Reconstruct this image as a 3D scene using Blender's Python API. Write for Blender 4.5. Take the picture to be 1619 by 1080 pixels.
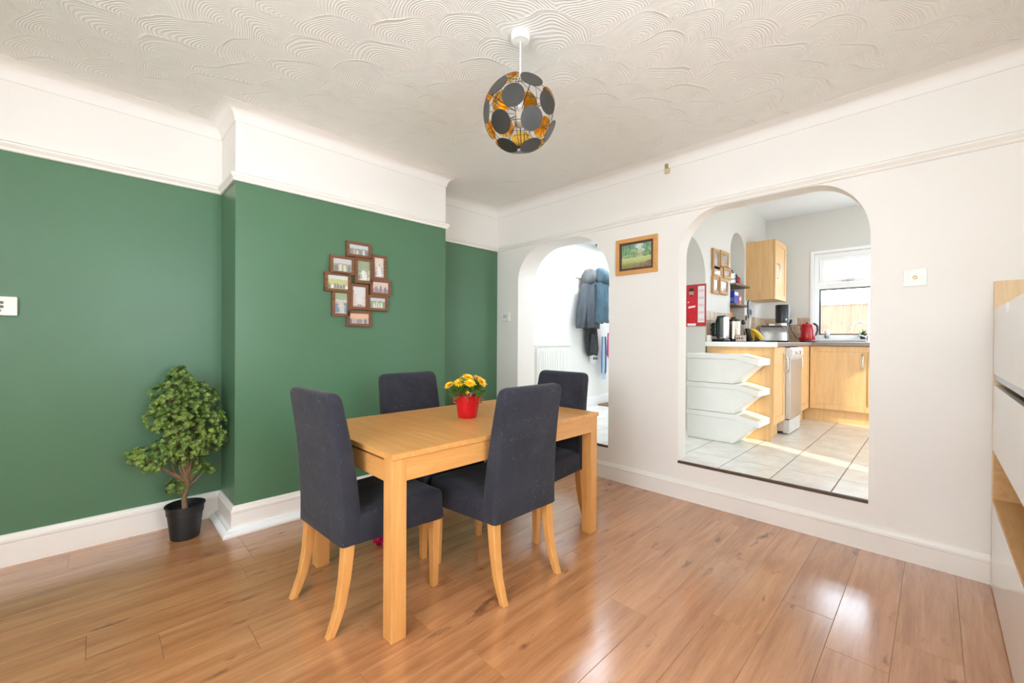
import bpy, bmesh, math, random
from mathutils import Vector, Matrix

for o in list(bpy.data.objects):
    bpy.data.objects.remove(o, do_unlink=True)
SC = bpy.context.scene
COL = SC.collection
R = math.radians

# ------------------------------------------------------------------ camera
cam_data = bpy.data.cameras.new('camera')
cam = bpy.data.objects.new('camera', cam_data)
COL.objects.link(cam)
cam_data.sensor_width = 36.0
cam_data.lens = 664.79 / 1619 * 36
cam_data.clip_start = 0.02
yaw, pitch, roll = R(45.1644), R(-0.23885), R(0.33605)
fw = Vector((math.cos(yaw) * math.cos(pitch), math.sin(yaw) * math.cos(pitch), math.sin(pitch)))
rt = Vector((math.sin(yaw), -math.cos(yaw), 0))
up = rt.cross(fw)
r2 = rt * math.cos(roll) + up * math.sin(roll)
u2 = up * math.cos(roll) - rt * math.sin(roll)
m = Matrix((r2, u2, -fw)).transposed().to_4x4()
m.translation = Vector((0, 0, 1.232))
cam.matrix_world = m
SC.camera = cam

# ------------------------------------------------------------------ sky, sun, lamps standing in for window daylight, exposure
world = bpy.data.worlds.new('sky')
SC.world = world
world.use_nodes = True
bg = world.node_tree.nodes['Background']
bg.inputs[0].default_value = (0.78, 0.89, 1.0, 1)
bg.inputs[1].default_value = 8.4

def lamp(name, kind, loc, direction, energy=0, col=(1, 1, 1), size=None, portal=False, angle=None, spread=None):
    d = bpy.data.lights.new(name, kind)
    o = bpy.data.objects.new(name, d)
    COL.objects.link(o)
    o.location = loc
    o.rotation_euler = Vector(direction).to_track_quat('-Z', 'Y').to_euler()
    d.energy = energy
    d.color = col
    if size:
        d.shape = 'RECTANGLE'
        d.size, d.size_y = size
    if portal:
        d.cycles.is_portal = True
    if angle:
        d.angle = angle
    if spread:
        d.spread = spread
    return o

lamp('sun', 'SUN', (3, -8, 7), (0.35, 0.75, -0.55), 4.0, (1.0, 0.84, 0.62), angle=R(1.2))
lamp('garden_window_daylight', 'AREA', (0.75, -0.60, 1.62), (0, 1, 0), 13, (0.90, 0.95, 1.0), (1.1, 1.4))
lamp('side_fill_light', 'AREA', (-1.50, 0.40, 1.62), (1, 0, 0), 40, (0.90, 0.95, 1.0), (1.8, 1.4))  # added fill lamp for the arch wall, no known window on this side
lamp('portal_kitchen_window', 'AREA', (6.74, 0.45, 1.83), (-1, 0, 0), size=(1.36, 1.1), portal=True)
lamp('portal_kitchen_door', 'AREA', (5.50, -1.14, 1.35), (0, 1, 0), size=(0.85, 2.0), portal=True)
lamp('portal_added_rooflight', 'AREA', (4.9, 2.72, 2.66), (0, 0, -1), size=(2.0, 1.0), portal=True)  # portal for the rooflight added over the hall
SC.view_settings.view_transform = 'Standard'
SC.view_settings.look = 'None'
SC.view_settings.gamma = 1
SC.view_settings.use_curve_mapping = False
SC.view_settings.exposure = 0.36
SC.cycles.max_bounces = 9
SC.cycles.diffuse_bounces = 5
SC.cycles.transparent_max_bounces = 12
SC.cycles.caustics_reflective = False
SC.cycles.caustics_refractive = False
SC.cycles.sample_clamp_indirect = 8
SC.cycles.use_denoising = True

# ------------------------------------------------------------------ measures (metres)
XR, YG, YC = 3.255, 3.5165, 3.1226           # arch wall, green wall, chimney breast
XC0, XC1 = 0.633, 2.250                      # chimney breast ends
XL, YB = -1.60, -0.66                        # walls behind the camera
ZC = 2.69                                    # ceiling
ZRAIL, ZCOVE = 2.228, 2.611
ZS = 0.289                                   # raised kitchen and hall floor
YK, YK2 = 1.68, 1.95                         # partition between kitchen and hall
XF = 6.68                                    # kitchen window wall
ZT = 1.222                                   # kitchen worktop

# ------------------------------------------------------------------ materials
def C(r, g, b):
    f = lambda v: (v / 255 / 12.92) if v / 255 <= 0.04045 else ((v / 255 + 0.055) / 1.055) ** 2.4
    return (f(r), f(g), f(b), 1)

def N(nt, kind, ins=None, **props):
    n = nt.nodes.new('ShaderNode' + kind)
    for k, v in props.items():
        setattr(n, k, v)
    for k, v in (ins or {}).items():
        s = n.inputs[k]
        if isinstance(v, bpy.types.NodeSocket):
            nt.links.new(v, s)
        else:
            s.default_value = v
    return n

def MA(nt, op, a, b=0.0, c=None):
    d = {0: a, 1: b}
    if c is not None:
        d[2] = c
    return N(nt, 'Math', d, operation=op).outputs[0]

def MIX(nt, f, a, b, mode='MIX'):
    n = nt.nodes.new('ShaderNodeMix')
    n.data_type = 'RGBA'
    n.blend_type = mode
    for k, v in ((0, f), (6, a), (7, b)):
        if isinstance(v, bpy.types.NodeSocket):
            nt.links.new(v, n.inputs[k])
        else:
            n.inputs[k].default_value = v
    return n.outputs[2]

def ramp(nt, fac, stops, interp='LINEAR'):
    n = nt.nodes.new('ShaderNodeValToRGB')
    cr = n.color_ramp
    cr.interpolation = interp
    while len(cr.elements) < len(stops):
        cr.elements.new(0.5)
    for e, (p, c) in zip(cr.elements, stops):
        e.position = p
        e.color = c
    nt.links.new(fac, n.inputs[0])
    return n.outputs[0]

def base(name, col=(0.8, 0.8, 0.8, 1), rough=0.5, metal=0.0, spec=0.5, **kw):
    mt = bpy.data.materials.new(name)
    mt.use_nodes = True
    nt = mt.node_tree
    b = nt.nodes['Principled BSDF']
    b.inputs['Base Color'].default_value = col
    b.inputs['Roughness'].default_value = rough
    b.inputs['Metallic'].default_value = metal
    b.inputs['Specular IOR Level'].default_value = spec
    for k, v in kw.items():
        b.inputs[k].default_value = v
    return mt, nt, b

def bump(nt, b, h, strength=0.2, dist=0.01):
    n = N(nt, 'Bump', {'Height': h, 'Strength': strength, 'Distance': dist})
    nt.links.new(n.outputs[0], b.inputs['Normal'])

def plain(name, col, rough=0.5, metal=0.0, vary=0.06, scale=8.0, spec=0.5, bmp=0.0, bscale=60.0, **kw):
    """a paint, plastic or metal: soft mottling of the colour and an optional fine relief"""
    mt, nt, b = base(name, col, rough, metal, spec, **kw)
    tc = N(nt, 'TexCoord').outputs['Object']
    nz = N(nt, 'TexNoise', {'Vector': tc, 'Scale': scale, 'Detail': 4.0}).outputs[0]
    lo = tuple(c * (1 - vary) for c in col[:3]) + (1,)
    hi = tuple(min(1, c * (1 + vary)) for c in col[:3]) + (1,)
    nt.links.new(ramp(nt, nz, [(0.3, lo), (0.7, hi)]), b.inputs['Base Color'])
    if bmp:
        n2 = N(nt, 'TexNoise', {'Vector': tc, 'Scale': bscale, 'Detail': 3.0}).outputs[0]
        bump(nt, b, n2, bmp, 0.004)
    return mt

def wood(name, dark, mid, light, rough=0.4, axis='X', grain=1.0, knots=0.0, spec=0.5, coat=0.0):
    mt, nt, b = base(name, mid, rough, 0, spec)
    tc = N(nt, 'TexCoord').outputs['Object']
    rnd = N(nt, 'ObjectInfo').outputs['Random']
    off = N(nt, 'CombineXYZ', {0: MA(nt, 'MULTIPLY', rnd, 37.0), 1: MA(nt, 'MULTIPLY', rnd, 91.0), 2: MA(nt, 'MULTIPLY', rnd, 53.0)})
    v = N(nt, 'VectorMath', {0: tc, 1: off.outputs[0]}, operation='ADD').outputs[0]
    s = {'X': (1.0, 14.0, 14.0), 'Y': (14.0, 1.0, 14.0), 'Z': (14.0, 14.0, 1.0)}[axis]
    vs = N(nt, 'VectorMath', {0: v, 1: s}, operation='MULTIPLY').outputs[0]
    n1 = N(nt, 'TexNoise', {'Vector': vs, 'Scale': 1.6 * grain, 'Detail': 6.0, 'Roughness': 0.6, 'Distortion': 0.6}).outputs[0]
    n2 = N(nt, 'TexNoise', {'Vector': vs, 'Scale': 9.0 * grain, 'Detail': 3.0, 'Roughness': 0.7}).outputs[0]
    f = MA(nt, 'ADD', MA(nt, 'MULTIPLY', n1, 0.7), MA(nt, 'MULTIPLY', n2, 0.3))
    colr = ramp(nt, f, [(0.28, dark), (0.5, mid), (0.72, light)])
    if knots:
        s2 = {'X': (0.35, 1, 1), 'Y': (1, 0.35, 1), 'Z': (1, 1, 0.35)}[axis]
        vk = N(nt, 'VectorMath', {0: v, 1: s2}, operation='MULTIPLY').outputs[0]
        k1 = N(nt, 'TexNoise', {'Vector': vk, 'Scale': 11.0, 'Detail': 5.0, 'Roughness': 0.6}).outputs[0]
        kf = ramp(nt, k1, [(0.63, (0, 0, 0, 1)), (0.72, (1, 1, 1, 1))])
        dk = tuple(c * 0.35 for c in dark[:3]) + (1,)
        colr = MIX(nt, MA(nt, 'MULTIPLY', kf, knots), colr, dk)
        tint = MA(nt, 'ADD', 0.955, MA(nt, 'MULTIPLY', rnd, 0.09))
        colr = MIX(nt, 1.0, colr, N(nt, 'CombineColor', {0: tint, 1: tint, 2: tint}).outputs[0], 'MULTIPLY')
    nt.links.new(colr, b.inputs['Base Color'])
    b.inputs['Coat Weight'].default_value = coat
    b.inputs['Coat Roughness'].default_value = 0.20
    bump(nt, b, f, 0.10, 0.002)
    return mt

M = {}
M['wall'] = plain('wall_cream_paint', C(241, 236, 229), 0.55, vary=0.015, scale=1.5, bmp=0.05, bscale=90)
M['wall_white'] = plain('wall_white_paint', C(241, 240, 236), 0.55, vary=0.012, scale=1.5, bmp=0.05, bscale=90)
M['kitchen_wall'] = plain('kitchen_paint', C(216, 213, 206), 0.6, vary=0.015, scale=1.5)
M['trim'] = plain('gloss_white_trim', C(243, 238, 230), 0.3, vary=0.02, scale=3)
M['trim_new'] = plain('bright_white_trim', C(246, 245, 244), 0.3, vary=0.01, scale=3)
M['green'] = plain('green_paint', C(84, 121, 91), 0.36, vary=0.05, scale=1.2, bmp=0.06, bscale=120, spec=0.42)

def ceiling_mat():
    mt, nt, b = base('combed_plaster', C(239, 236, 229), 0.62)
    tc = N(nt, 'TexCoord').outputs['Object']
    wz = N(nt, 'TexNoise', {'Vector': tc, 'Scale': 1.7, 'Detail': 2.0}).outputs['Color']
    w = N(nt, 'VectorMath', {0: wz, 1: (0.42, 0.42, 0)}, operation='MULTIPLY').outputs[0]
    v = N(nt, 'VectorMath', {0: tc, 1: w}, operation='ADD').outputs[0]
    sp = N(nt, 'SeparateXYZ', {0: v})
    # overlapping combed fans: rows run diagonally, each fan a set of concentric ridges
    px = MA(nt, 'MULTIPLY', MA(nt, 'SUBTRACT', sp.outputs[1], sp.outputs[0]), 0.7071)
    py = MA(nt, 'MULTIPLY', MA(nt, 'ADD', sp.outputs[0], sp.outputs[1]), -0.7071)
    FW, FH, FR = 0.34, 0.150, 0.198
    row = MA(nt, 'FLOOR', MA(nt, 'DIVIDE', py, FH))
    def fan(k):
        rw = MA(nt, 'ADD', row, float(k))
        st = MA(nt, 'MULTIPLY', MA(nt, 'FLOORED_MODULO', rw, 2.0), 0.5)
        u = MA(nt, 'ADD', MA(nt, 'DIVIDE', px, FW), st)
        du = MA(nt, 'MULTIPLY', MA(nt, 'SUBTRACT', MA(nt, 'FRACT', u), 0.5), FW)
        dy = MA(nt, 'SUBTRACT', py, MA(nt, 'MULTIPLY', rw, FH))
        return MA(nt, 'SQRT', MA(nt, 'ADD', MA(nt, 'MULTIPLY', du, du), MA(nt, 'MULTIPLY', dy, dy)))
    dA, dB = fan(-1), fan(0)
    inA = MA(nt, 'LESS_THAN', dA, FR)
    d = MA(nt, 'ADD', MA(nt, 'MULTIPLY', dA, inA), MA(nt, 'MULTIPLY', dB, MA(nt, 'SUBTRACT', 1.0, inA)))
    comb = MA(nt, 'SINE', MA(nt, 'MULTIPLY', d, 2 * math.pi / 0.0125))
    edge = MA(nt, 'MAXIMUM', 0.0, MA(nt, 'SUBTRACT', 1.0, MA(nt, 'DIVIDE', MA(nt, 'ABSOLUTE', MA(nt, 'SUBTRACT', dA, FR)), 0.006)))
    fade = ramp(nt, N(nt, 'TexNoise', {'Vector': tc, 'Scale': 5.0, 'Detail': 2.0}).outputs[0], [(0.4, (0.15, 0.15, 0.15, 1)), (0.6, (1, 1, 1, 1))])
    h = MA(nt, 'ADD', MA(nt, 'MULTIPLY', comb, 0.20), MA(nt, 'MULTIPLY', edge, MA(nt, 'MULTIPLY', fade, 1.3)))
    bump(nt, b, h, 0.62, 0.0055)
    return mt
M['ceiling'] = ceiling_mat()
M['ceiling_flat'] = plain('flat_ceiling_paint', C(238, 240, 242), 0.7, vary=0.01)
M['laminate'] = wood('laminate_plank', C(150, 98, 62), C(184, 126, 82), C(204, 148, 102), 0.18, 'X', 0.9, knots=0.75, spec=0.7, coat=0.85)
M['gap'] = plain('dark_joint_and_shade', C(70, 48, 32), 0.7)  # plank joints; also painted shade in the table slot and sideboard gaps
M['oak'] = wood('golden_oak', C(196, 134, 68), C(213, 153, 86), C(224, 168, 102), 0.36, 'X', 1.3)
M['oak_leg'] = wood('golden_oak_upright', C(196, 134, 68), C(213, 153, 86), C(224, 168, 102), 0.4, 'Z', 1.3)
M['oak_y'] = wood('golden_oak_crosswise', C(196, 134, 68), C(213, 153, 86), C(224, 168, 102), 0.38, 'Y', 1.3)
M['beech'] = wood('kitchen_beech', C(204, 160, 104), C(220, 178, 122), C(229, 190, 138), 0.42, 'Z', 1.5)
M['pale_oak'] = wood('pale_oak', C(216, 184, 140), C(228, 198, 154), C(238, 212, 172), 0.5, 'Z', 1.6)
M['shelf_oak'] = wood('oak_lining', C(196, 148, 92), C(212, 166, 108), C(224, 182, 128), 0.5, 'X', 1.5)
M['walnut'] = wood('rustic_brown_wood', C(88, 52, 30), C(118, 74, 44), C(146, 96, 60), 0.5, 'X', 3)
M['frame_oak'] = wood('picture_frame_oak', C(200, 140, 76), C(217, 160, 92), C(228, 176, 110), 0.45, 'X', 3)
M['rough_wood'] = wood('reclaimed_wood', C(150, 108, 66), C(184, 142, 94), C(206, 170, 124), 0.6, 'Z', 3)
M['shelf_dark'] = wood('grey_brown_shelf', C(92, 72, 58), C(118, 94, 76), C(140, 114, 94), 0.6, 'X', 3)
M['fence'] = wood('weathered_fence', C(104, 82, 64), C(124, 100, 80), C(140, 116, 94), 0.8, 'Z', 2)
M['white_gloss'] = plain('white_gloss_front', C(236, 237, 233), 0.14, vary=0.01)
M['white_plastic'] = plain('white_plastic', C(240, 240, 234), 0.35, vary=0.02)
M['steel'] = plain('brushed_steel', C(200, 200, 198), 0.28, 1.0, vary=0.05, scale=30)
M['chrome'] = plain('chrome', C(225, 225, 228), 0.1, 1.0, vary=0.02)
M['silver'] = plain('silver_paint', C(196, 196, 194), 0.32, 0.6, vary=0.03)
M['black'] = plain('black_plastic', C(28, 28, 30), 0.35, vary=0.1)
M['pot_black'] = plain('black_nursery_pot', C(30, 31, 33), 0.45, vary=0.1)
M['soil'] = plain('dark_soil', C(52, 44, 38), 0.95, vary=0.4, scale=60, bmp=0.6, bscale=80)
M['red_pot'] = plain('red_glazed_tin', C(196, 16, 28), 0.25, vary=0.05)
M['red'] = plain('red_enamel', C(176, 22, 26), 0.22, vary=0.06)
M['bark'] = plain('twig_bark', C(126, 98, 70), 0.8, vary=0.25, scale=30, bmp=0.4, bscale=60)

def fabric():
    mt, nt, b = base('charcoal_cotton', C(40, 41, 49), 0.9, 0, 0.25)
    tc = N(nt, 'TexCoord').outputs['Object']
    n1 = N(nt, 'TexNoise', {'Vector': tc, 'Scale': 7.0, 'Detail': 5.0}).outputs[0]
    colr = ramp(nt, n1, [(0.3, C(38, 39, 47)), (0.7, C(49, 50, 58))])
    vo = N(nt, 'TexVoronoi', {'Vector': tc, 'Scale': 95.0}, feature='F1')
    sep = N(nt, 'SeparateColor', {0: vo.outputs['Color']})
    a = MA(nt, 'LESS_THAN', vo.outputs['Distance'], 0.17)
    bb = MA(nt, 'GREATER_THAN', sep.outputs[0], 0.80)
    n2 = N(nt, 'TexNoise', {'Vector': tc, 'Scale': 4.5, 'Detail': 2.0}).outputs[0]
    cc = MA(nt, 'GREATER_THAN', n2, 0.50)
    f = MA(nt, 'MULTIPLY', MA(nt, 'MULTIPLY', a, bb), cc)
    colr = MIX(nt, MA(nt, 'MULTIPLY', f, 0.6), colr, C(150, 150, 158))
    nt.links.new(colr, b.inputs['Base Color'])
    b.inputs['Sheen Weight'].default_value = 0.10
    b.inputs['Sheen Roughness'].default_value = 0.5
    wv = N(nt, 'TexNoise', {'Vector': tc, 'Scale': 420.0, 'Detail': 1.0}).outputs[0]
    vs = N(nt, 'VectorMath', {0: tc, 1: (1, 1, 2.2)}, operation='MULTIPLY').outputs[0]
    wr = N(nt, 'TexNoise', {'Vector': vs, 'Scale': 9.0, 'Detail': 3.0, 'Distortion': 1.0}).outputs[0]
    bump(nt, b, MA(nt, 'ADD', MA(nt, 'MULTIPLY', wv, 0.12), MA(nt, 'MULTIPLY', wr, 1.4)), 0.35, 0.012)
    return mt
M['fabric'] = fabric()

def leafmat(name, dark, light, rough=0.45, tr=0.15, scale=9):
    mt, nt, b = base(name, light, rough, 0, 0.4)
    tc = N(nt, 'TexCoord').outputs['Object']
    n1 = N(nt, 'TexNoise', {'Vector': tc, 'Scale': scale, 'Detail': 6.0, 'Roughness': 0.8}).outputs[0]
    nt.links.new(ramp(nt, n1, [(0.36, dark), (0.64, light)]), b.inputs['Base Color'])
    return mt
M['leaf'] = leafmat('boxwood_leaf', C(52, 82, 34), C(136, 160, 70))
M['leaf2'] = leafmat('daisy_leaf', C(44, 88, 30), C(110, 150, 52), scale=25)
M['grass'] = leafmat('grass_blade', C(58, 92, 34), C(140, 160, 84), scale=14)
M['petal'] = leafmat('yellow_petal', C(244, 176, 12), C(252, 220, 50), scale=30)
M['petal_core'] = plain('amber_flower_centre', C(206, 120, 20), 0.8, vary=0.2, scale=80)

def tilemat(name, c1, c2, rough=0.25, scale=5.0):
    mt, nt, b = base(name, c1, rough)
    tc = N(nt, 'TexCoord').outputs['Object']
    rnd = N(nt, 'ObjectInfo').outputs['Random']
    off = N(nt, 'CombineXYZ', {0: MA(nt, 'MULTIPLY', rnd, 41.0), 1: MA(nt, 'MULTIPLY', rnd, 83.0)})
    v = N(nt, 'VectorMath', {0: tc, 1: off.outputs[0]}, operation='ADD').outputs[0]
    n1 = N(nt, 'TexNoise', {'Vector': v, 'Scale': scale, 'Detail': 6.0, 'Roughness': 0.65}).outputs[0]
    nt.links.new(ramp(nt, n1, [(0.3, c2), (0.7, c1)]), b.inputs['Base Color'])
    bump(nt, b, n1, 0.06, 0.004)
    return mt
M['tile'] = tilemat('cream_floor_tile', C(229, 226, 218), C(208, 203, 193), 0.22, 6)
M['hall_tile'] = tilemat('white_hall_tile', C(236, 234, 228), C(224, 220, 212), 0.25, 6)
M['grout'] = plain('grey_grout', C(120, 108, 96), 0.8)
M['wall_tile'] = tilemat('stone_wall_tile', C(206, 182, 154), C(172, 142, 112), 0.35, 22)
M['wall_grout'] = plain('pale_grout', C(224, 214, 200), 0.8)
M['worktop'] = plain('grey_brown_laminate_worktop', C(136, 116, 102), 0.3, vary=0.2, scale=120)
M['dark_strip'] = plain('brown_threshold', C(92, 70, 54), 0.5, vary=0.2, scale=20)

def glass(name, tint=(0.97, 0.99, 1, 1), gl=0.06, rough=0.02):
    mt = bpy.data.materials.new(name)
    mt.use_nodes = True
    nt = mt.node_tree
    nt.nodes.remove(nt.nodes['Principled BSDF'])
    out = nt.nodes['Material Output']
    t = N(nt, 'BsdfTransparent', {0: tint})
    g = N(nt, 'BsdfGlossy', {'Color': (1, 1, 1, 1), 'Roughness': rough})
    mx = N(nt, 'MixShader', {0: gl, 1: t.outputs[0], 2: g.outputs[0]})
    nt.links.new(mx.outputs[0], out.inputs[0])
    return mt
M['glass'] = glass('window_glass')
M['jar_glass'] = glass('clear_glass', (0.85, 0.9, 0.9, 1), 0.2, 0.05)

# ------------------------------------------------------------------ mesh building
class MB:
    def __init__(s):
        s.v, s.f, s.mi = [], [], []
    def add(s, vs, fs, mi=0):
        o = len(s.v)
        s.v += [tuple(p) for p in vs]
        for f in fs:
            s.f.append(tuple(i + o for i in f))
            s.mi.append(mi)
        return s
    def box(s, x0, x1, y0, y1, z0, z1, mi=0):
        x0, x1 = min(x0, x1), max(x0, x1); y0, y1 = min(y0, y1), max(y0, y1); z0, z1 = min(z0, z1), max(z0, z1)
        return s.add([(x0, y0, z0), (x1, y0, z0), (x1, y1, z0), (x0, y1, z0), (x0, y0, z1), (x1, y0, z1), (x1, y1, z1), (x0, y1, z1)],
                     [(0, 3, 2, 1), (4, 5, 6, 7), (0, 1, 5, 4), (1, 2, 6, 5), (2, 3, 7, 6), (3, 0, 4, 7)], mi)
    def prism(s, poly, axis, a, b, mi=0):
        """polygon (counter-clockwise in the two other axes) pushed along an axis"""
        def p(u, w, t):
            return {'x': (t, u, w), 'y': (u, t, w), 'z': (u, w, t)}[axis]
        n = len(poly)
        vs = [p(u, w, a) for u, w in poly] + [p(u, w, b) for u, w in poly]
        fs = [tuple(range(n - 1, -1, -1)), tuple(range(n, 2 * n))] + [(i, (i + 1) % n, n + (i + 1) % n, n + i) for i in range(n)]
        return s.add(vs, fs, mi)
    def loft(s, rings, cap0=True, cap1=True, mi=0, closed=True):
        n = len(rings[0])
        vs = [p for r in rings for p in r]
        fs = []
        for k in range(len(rings) - 1):
            for i in range(n if closed else n - 1):
                j = (i + 1) % n
                fs.append((k * n + i, k * n + j, (k + 1) * n + j, (k + 1) * n + i))
        if cap0:
            fs.append(tuple(range(n - 1, -1, -1)))
        if cap1:
            o = (len(rings) - 1) * n
            fs.append(tuple(range(o, o + n)))
        return s.add(vs, fs, mi)
    def lathe(s, prof, c=(0, 0, 0), seg=24, cap0=True, cap1=True, mi=0):
        rings = [[(c[0] + r * math.cos(2 * math.pi * i / seg), c[1] + r * math.sin(2 * math.pi * i / seg), c[2] + z) for i in range(seg)] for r, z in prof]
        return s.loft(rings, cap0, cap1, mi)
    def tube(s, path, r, seg=8, mi=0, cap=True):
        P = [Vector(p) for p in path]
        rs = r if isinstance(r, (list, tuple)) else [r] * len(P)
        rings = []
        ref = None
        for i, p in enumerate(P):
            t = (P[min(i + 1, len(P) - 1)] - P[max(i - 1, 0)]).normalized()
            if ref is None:
                ref = Vector((0, 0, 1)) if abs(t.z) < 0.9 else Vector((1, 0, 0))
            u = (ref - t * ref.dot(t)).normalized()
            ref = u
            w = t.cross(u)
            rings.append([tuple(p + (u * math.cos(2 * math.pi * k / seg) + w * math.sin(2 * math.pi * k / seg)) * rs[i]) for k in range(seg)])
        return s.loft(rings, cap, cap, mi)
    def frame(s, x0, x1, z0, z1, w, y0, y1, mi=0):
        """mitred rectangular frame standing in the xz plane"""
        o = [(x0, z0), (x1, z0), (x1, z1), (x0, z1)]
        q = [(x0 + w, z0 + w), (x1 - w, z0 + w), (x1 - w, z1 - w), (x0 + w, z1 - w)]
        for i in range(4):
            j = (i + 1) % 4
            s.prism([o[i], o[j], q[j], q[i]], 'y', y1, y0, mi)
        return s
    def disc(s, c, n, r, th, seg=20, mi_out=0, mi_in=0):
        n = Vector(n).normalized()
        a = n.orthogonal().normalized(); b = n.cross(a)
        c = Vector(c)
        top = [c + n * th * 0.5 + (a * math.cos(2 * math.pi * i / seg) + b * math.sin(2 * math.pi * i / seg)) * r for i in range(seg)]
        bot = [p - n * th for p in top]
        o = len(s.v)
        s.v += [tuple(p) for p in top + bot]
        s.f.append(tuple(o + i for i in range(seg))); s.mi.append(mi_out)
        s.f.append(tuple(o + seg + i for i in range(seg - 1, -1, -1))); s.mi.append(mi_in)
        for i in range(seg):
            j = (i + 1) % seg
            s.f.append((o + i, o + seg + i, o + seg + j, o + j)); s.mi.append(mi_out)
        return s
    def ball(s, c, r, seg=14, rings=8, sc=(1, 1, 1), mi=0):
        rr = []
        for k in range(1, rings):
            a = math.pi * k / rings
            rr.append([(c[0] + sc[0] * r * math.sin(a) * math.cos(2 * math.pi * i / seg), c[1] + sc[1] * r * math.sin(a) * math.sin(2 * math.pi * i / seg), c[2] - sc[2] * r * math.cos(a)) for i in range(seg)])
        return s.loft(rr, True, True, mi)
    def build(s, name, mats, parent=None, smooth=None, bevel=0.0, seg=2, loc=None, rz=0.0):
        me = bpy.data.meshes.new(name)
        me.from_pydata(s.v, [], s.f)
        mats = mats if isinstance(mats, (list, tuple)) else [mats]
        for k in mats:
            me.materials.append(M[k] if isinstance(k, str) else k)
        if len(mats) > 1:
            me.polygons.foreach_set('material_index', s.mi)
        me.validate()
        bm = bmesh.new(); bm.from_mesh(me)
        bmesh.ops.recalc_face_normals(bm, faces=bm.faces)
        bm.to_mesh(me); bm.free()
        if smooth:
            me.polygons.foreach_set('use_smooth', [True] * len(me.polygons))
            me.set_sharp_from_angle(angle=R(smooth))
        me.update()
        o = bpy.data.objects.new(name, me)
        COL.objects.link(o)
        if parent is not None:
            o.parent = parent
        if loc is not None:
            o.location = loc
        if rz:
            o.rotation_euler = (0, 0, rz)
        if bevel:
            b = o.modifiers.new('bevel', 'BEVEL')
            b.width = bevel; b.segments = seg; b.limit_method = 'ANGLE'; b.angle_limit = R(40)
        return o

def tag(o, label, cat, group=None):
    o['label'] = label
    o['category'] = cat
    if group:
        o['group'] = group
    return o

def struct(o, label=None):
    o['kind'] = 'structure'
    if label:
        o['label'] = label
    return o

def thing(name, label, cat, loc=(0, 0, 0), rz=0.0, group=None):
    o = bpy.data.objects.new(name, None)
    o.empty_display_size = 0.1
    COL.objects.link(o)
    o.location = loc
    o.rotation_euler = (0, 0, rz)
    return tag(o, label, cat, group)

def dup(root, loc, rz, label):
    r = root.copy(); COL.objects.link(r)
    r.location = loc; r.rotation_euler = (0, 0, rz); r['label'] = label
    for ch in root.children:
        c = ch.copy(); COL.objects.link(c); c.parent = r
        for g in ch.children:
            d = g.copy(); COL.objects.link(d); d.parent = c
    return r

def rr(x0, x1, hy0, hy1, r, z, n=4):
    """rounded rectangle ring; half width runs from hy0 at x0 to hy1 at x1"""
    pts = []
    for cx, sx, sy, a0 in ((x1 - r, 1, 1, 0), (x0 + r, -1, 1, 90), (x0 + r, -1, -1, 180), (x1 - r, 1, -1, 270)):
        for k in range(n + 1):
            a = R(a0 + 90 * k / n)
            x = cx + r * math.cos(a)
            h = hy0 + (hy1 - hy0) * (x - x0) / (x1 - x0)
            pts.append((x, sy * (h - r) + r * math.sin(a), z))
    return pts

def sweep(mb, path, prof, closed=False, mi=0):
    """moulding: profile (offset into the room, height) carried along a plan path, room on the right-hand side"""
    n = len(path)
    rings = []
    for i in range(n):
        p = Vector(path[i]).to_2d()
        a = Vector(path[i - 1]).to_2d() if (closed or i > 0) else None
        b = Vector(path[(i + 1) % n]).to_2d() if (closed or i < n - 1) else None
        d1 = (p - a).normalized() if a is not None else None
        d2 = (b - p).normalized() if b is not None else None
        n1 = Vector((d1.y, -d1.x)) if d1 is not None else None
        n2 = Vector((d2.y, -d2.x)) if d2 is not None else None
        if n1 is None: mv = n2
        elif n2 is None: mv = n1
        else:
            mv = n1 + n2
            mv = mv / (mv.dot(n1))
        rings.append([(p.x + mv.x * o, p.y + mv.y * o, z) for o, z in prof])
    if closed:
        rings.append(rings[0])
        mb.loft(rings, False, False, mi)
    else:
        mb.loft(rings, True, True, mi)
    return mb

# ------------------------------------------------------------------ the setting
ROOM = [(XL, YG), (XC0, YG), (XC0, YC), (XC1, YC), (XC1, YG), (XR, YG), (XR, YB), (XL, YB)]

# green wall with chimney breast (its own outline, thickness outwards), white above the picture rail
def green_wall():
    mb = MB()
    pts = ROOM[:6]
    outer = [(XL, YG + 0.25), (XR + 0.27, YG + 0.25)]
    for z0, z1, mi in ((0, ZRAIL + 0.02, 0), (ZRAIL + 0.02, ZC + 0.02, 1)):
        for i in range(5):
            a, b = pts[i], pts[i + 1]
            mb.add([(*a, z0), (*b, z0), (*b, z1), (*a, z1)], [(0, 1, 2, 3)], mi)
    a, b = outer
    for p, q in ((pts[5], b), (b, a), (a, pts[0])):
        mb.add([(*p, 0), (*q, 0), (*q, ZC + .02), (*p, ZC + .02)], [(0, 1, 2, 3)], 1)
    poly = pts + [b, a]
    mb.add([(*p, ZC + .02) for p in poly], [tuple(range(len(poly)))], 1)
    return mb.build('wall_left', ['green', 'wall'])
struct(green_wall(), 'green wall with a chimney breast, white above the picture rail')

def arch_curve(t0, t1, top, s0, s1, r0, r1, n=14):
    """opening outline from t0 to t1: elliptical shoulders; (springing z, horizontal radius) each side"""
    pts = []
    for k in range(n + 1):
        a = R(90 * k / n)
        pts.append((t0 + r0 - r0 * math.cos(a), s0 + (top - s0) * math.sin(a)))
    for k in range(n + 1):
        a = R(90 - 90 * k / n)
        pts.append((t1 - r1 + r1 * math.cos(a), s1 + (top - s1) * math.sin(a)))
    out = [pts[0]]
    for p in pts[1:]:
        if p[0] > out[-1][0] + 1e-5:
            out.append(p)
    return out

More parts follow.
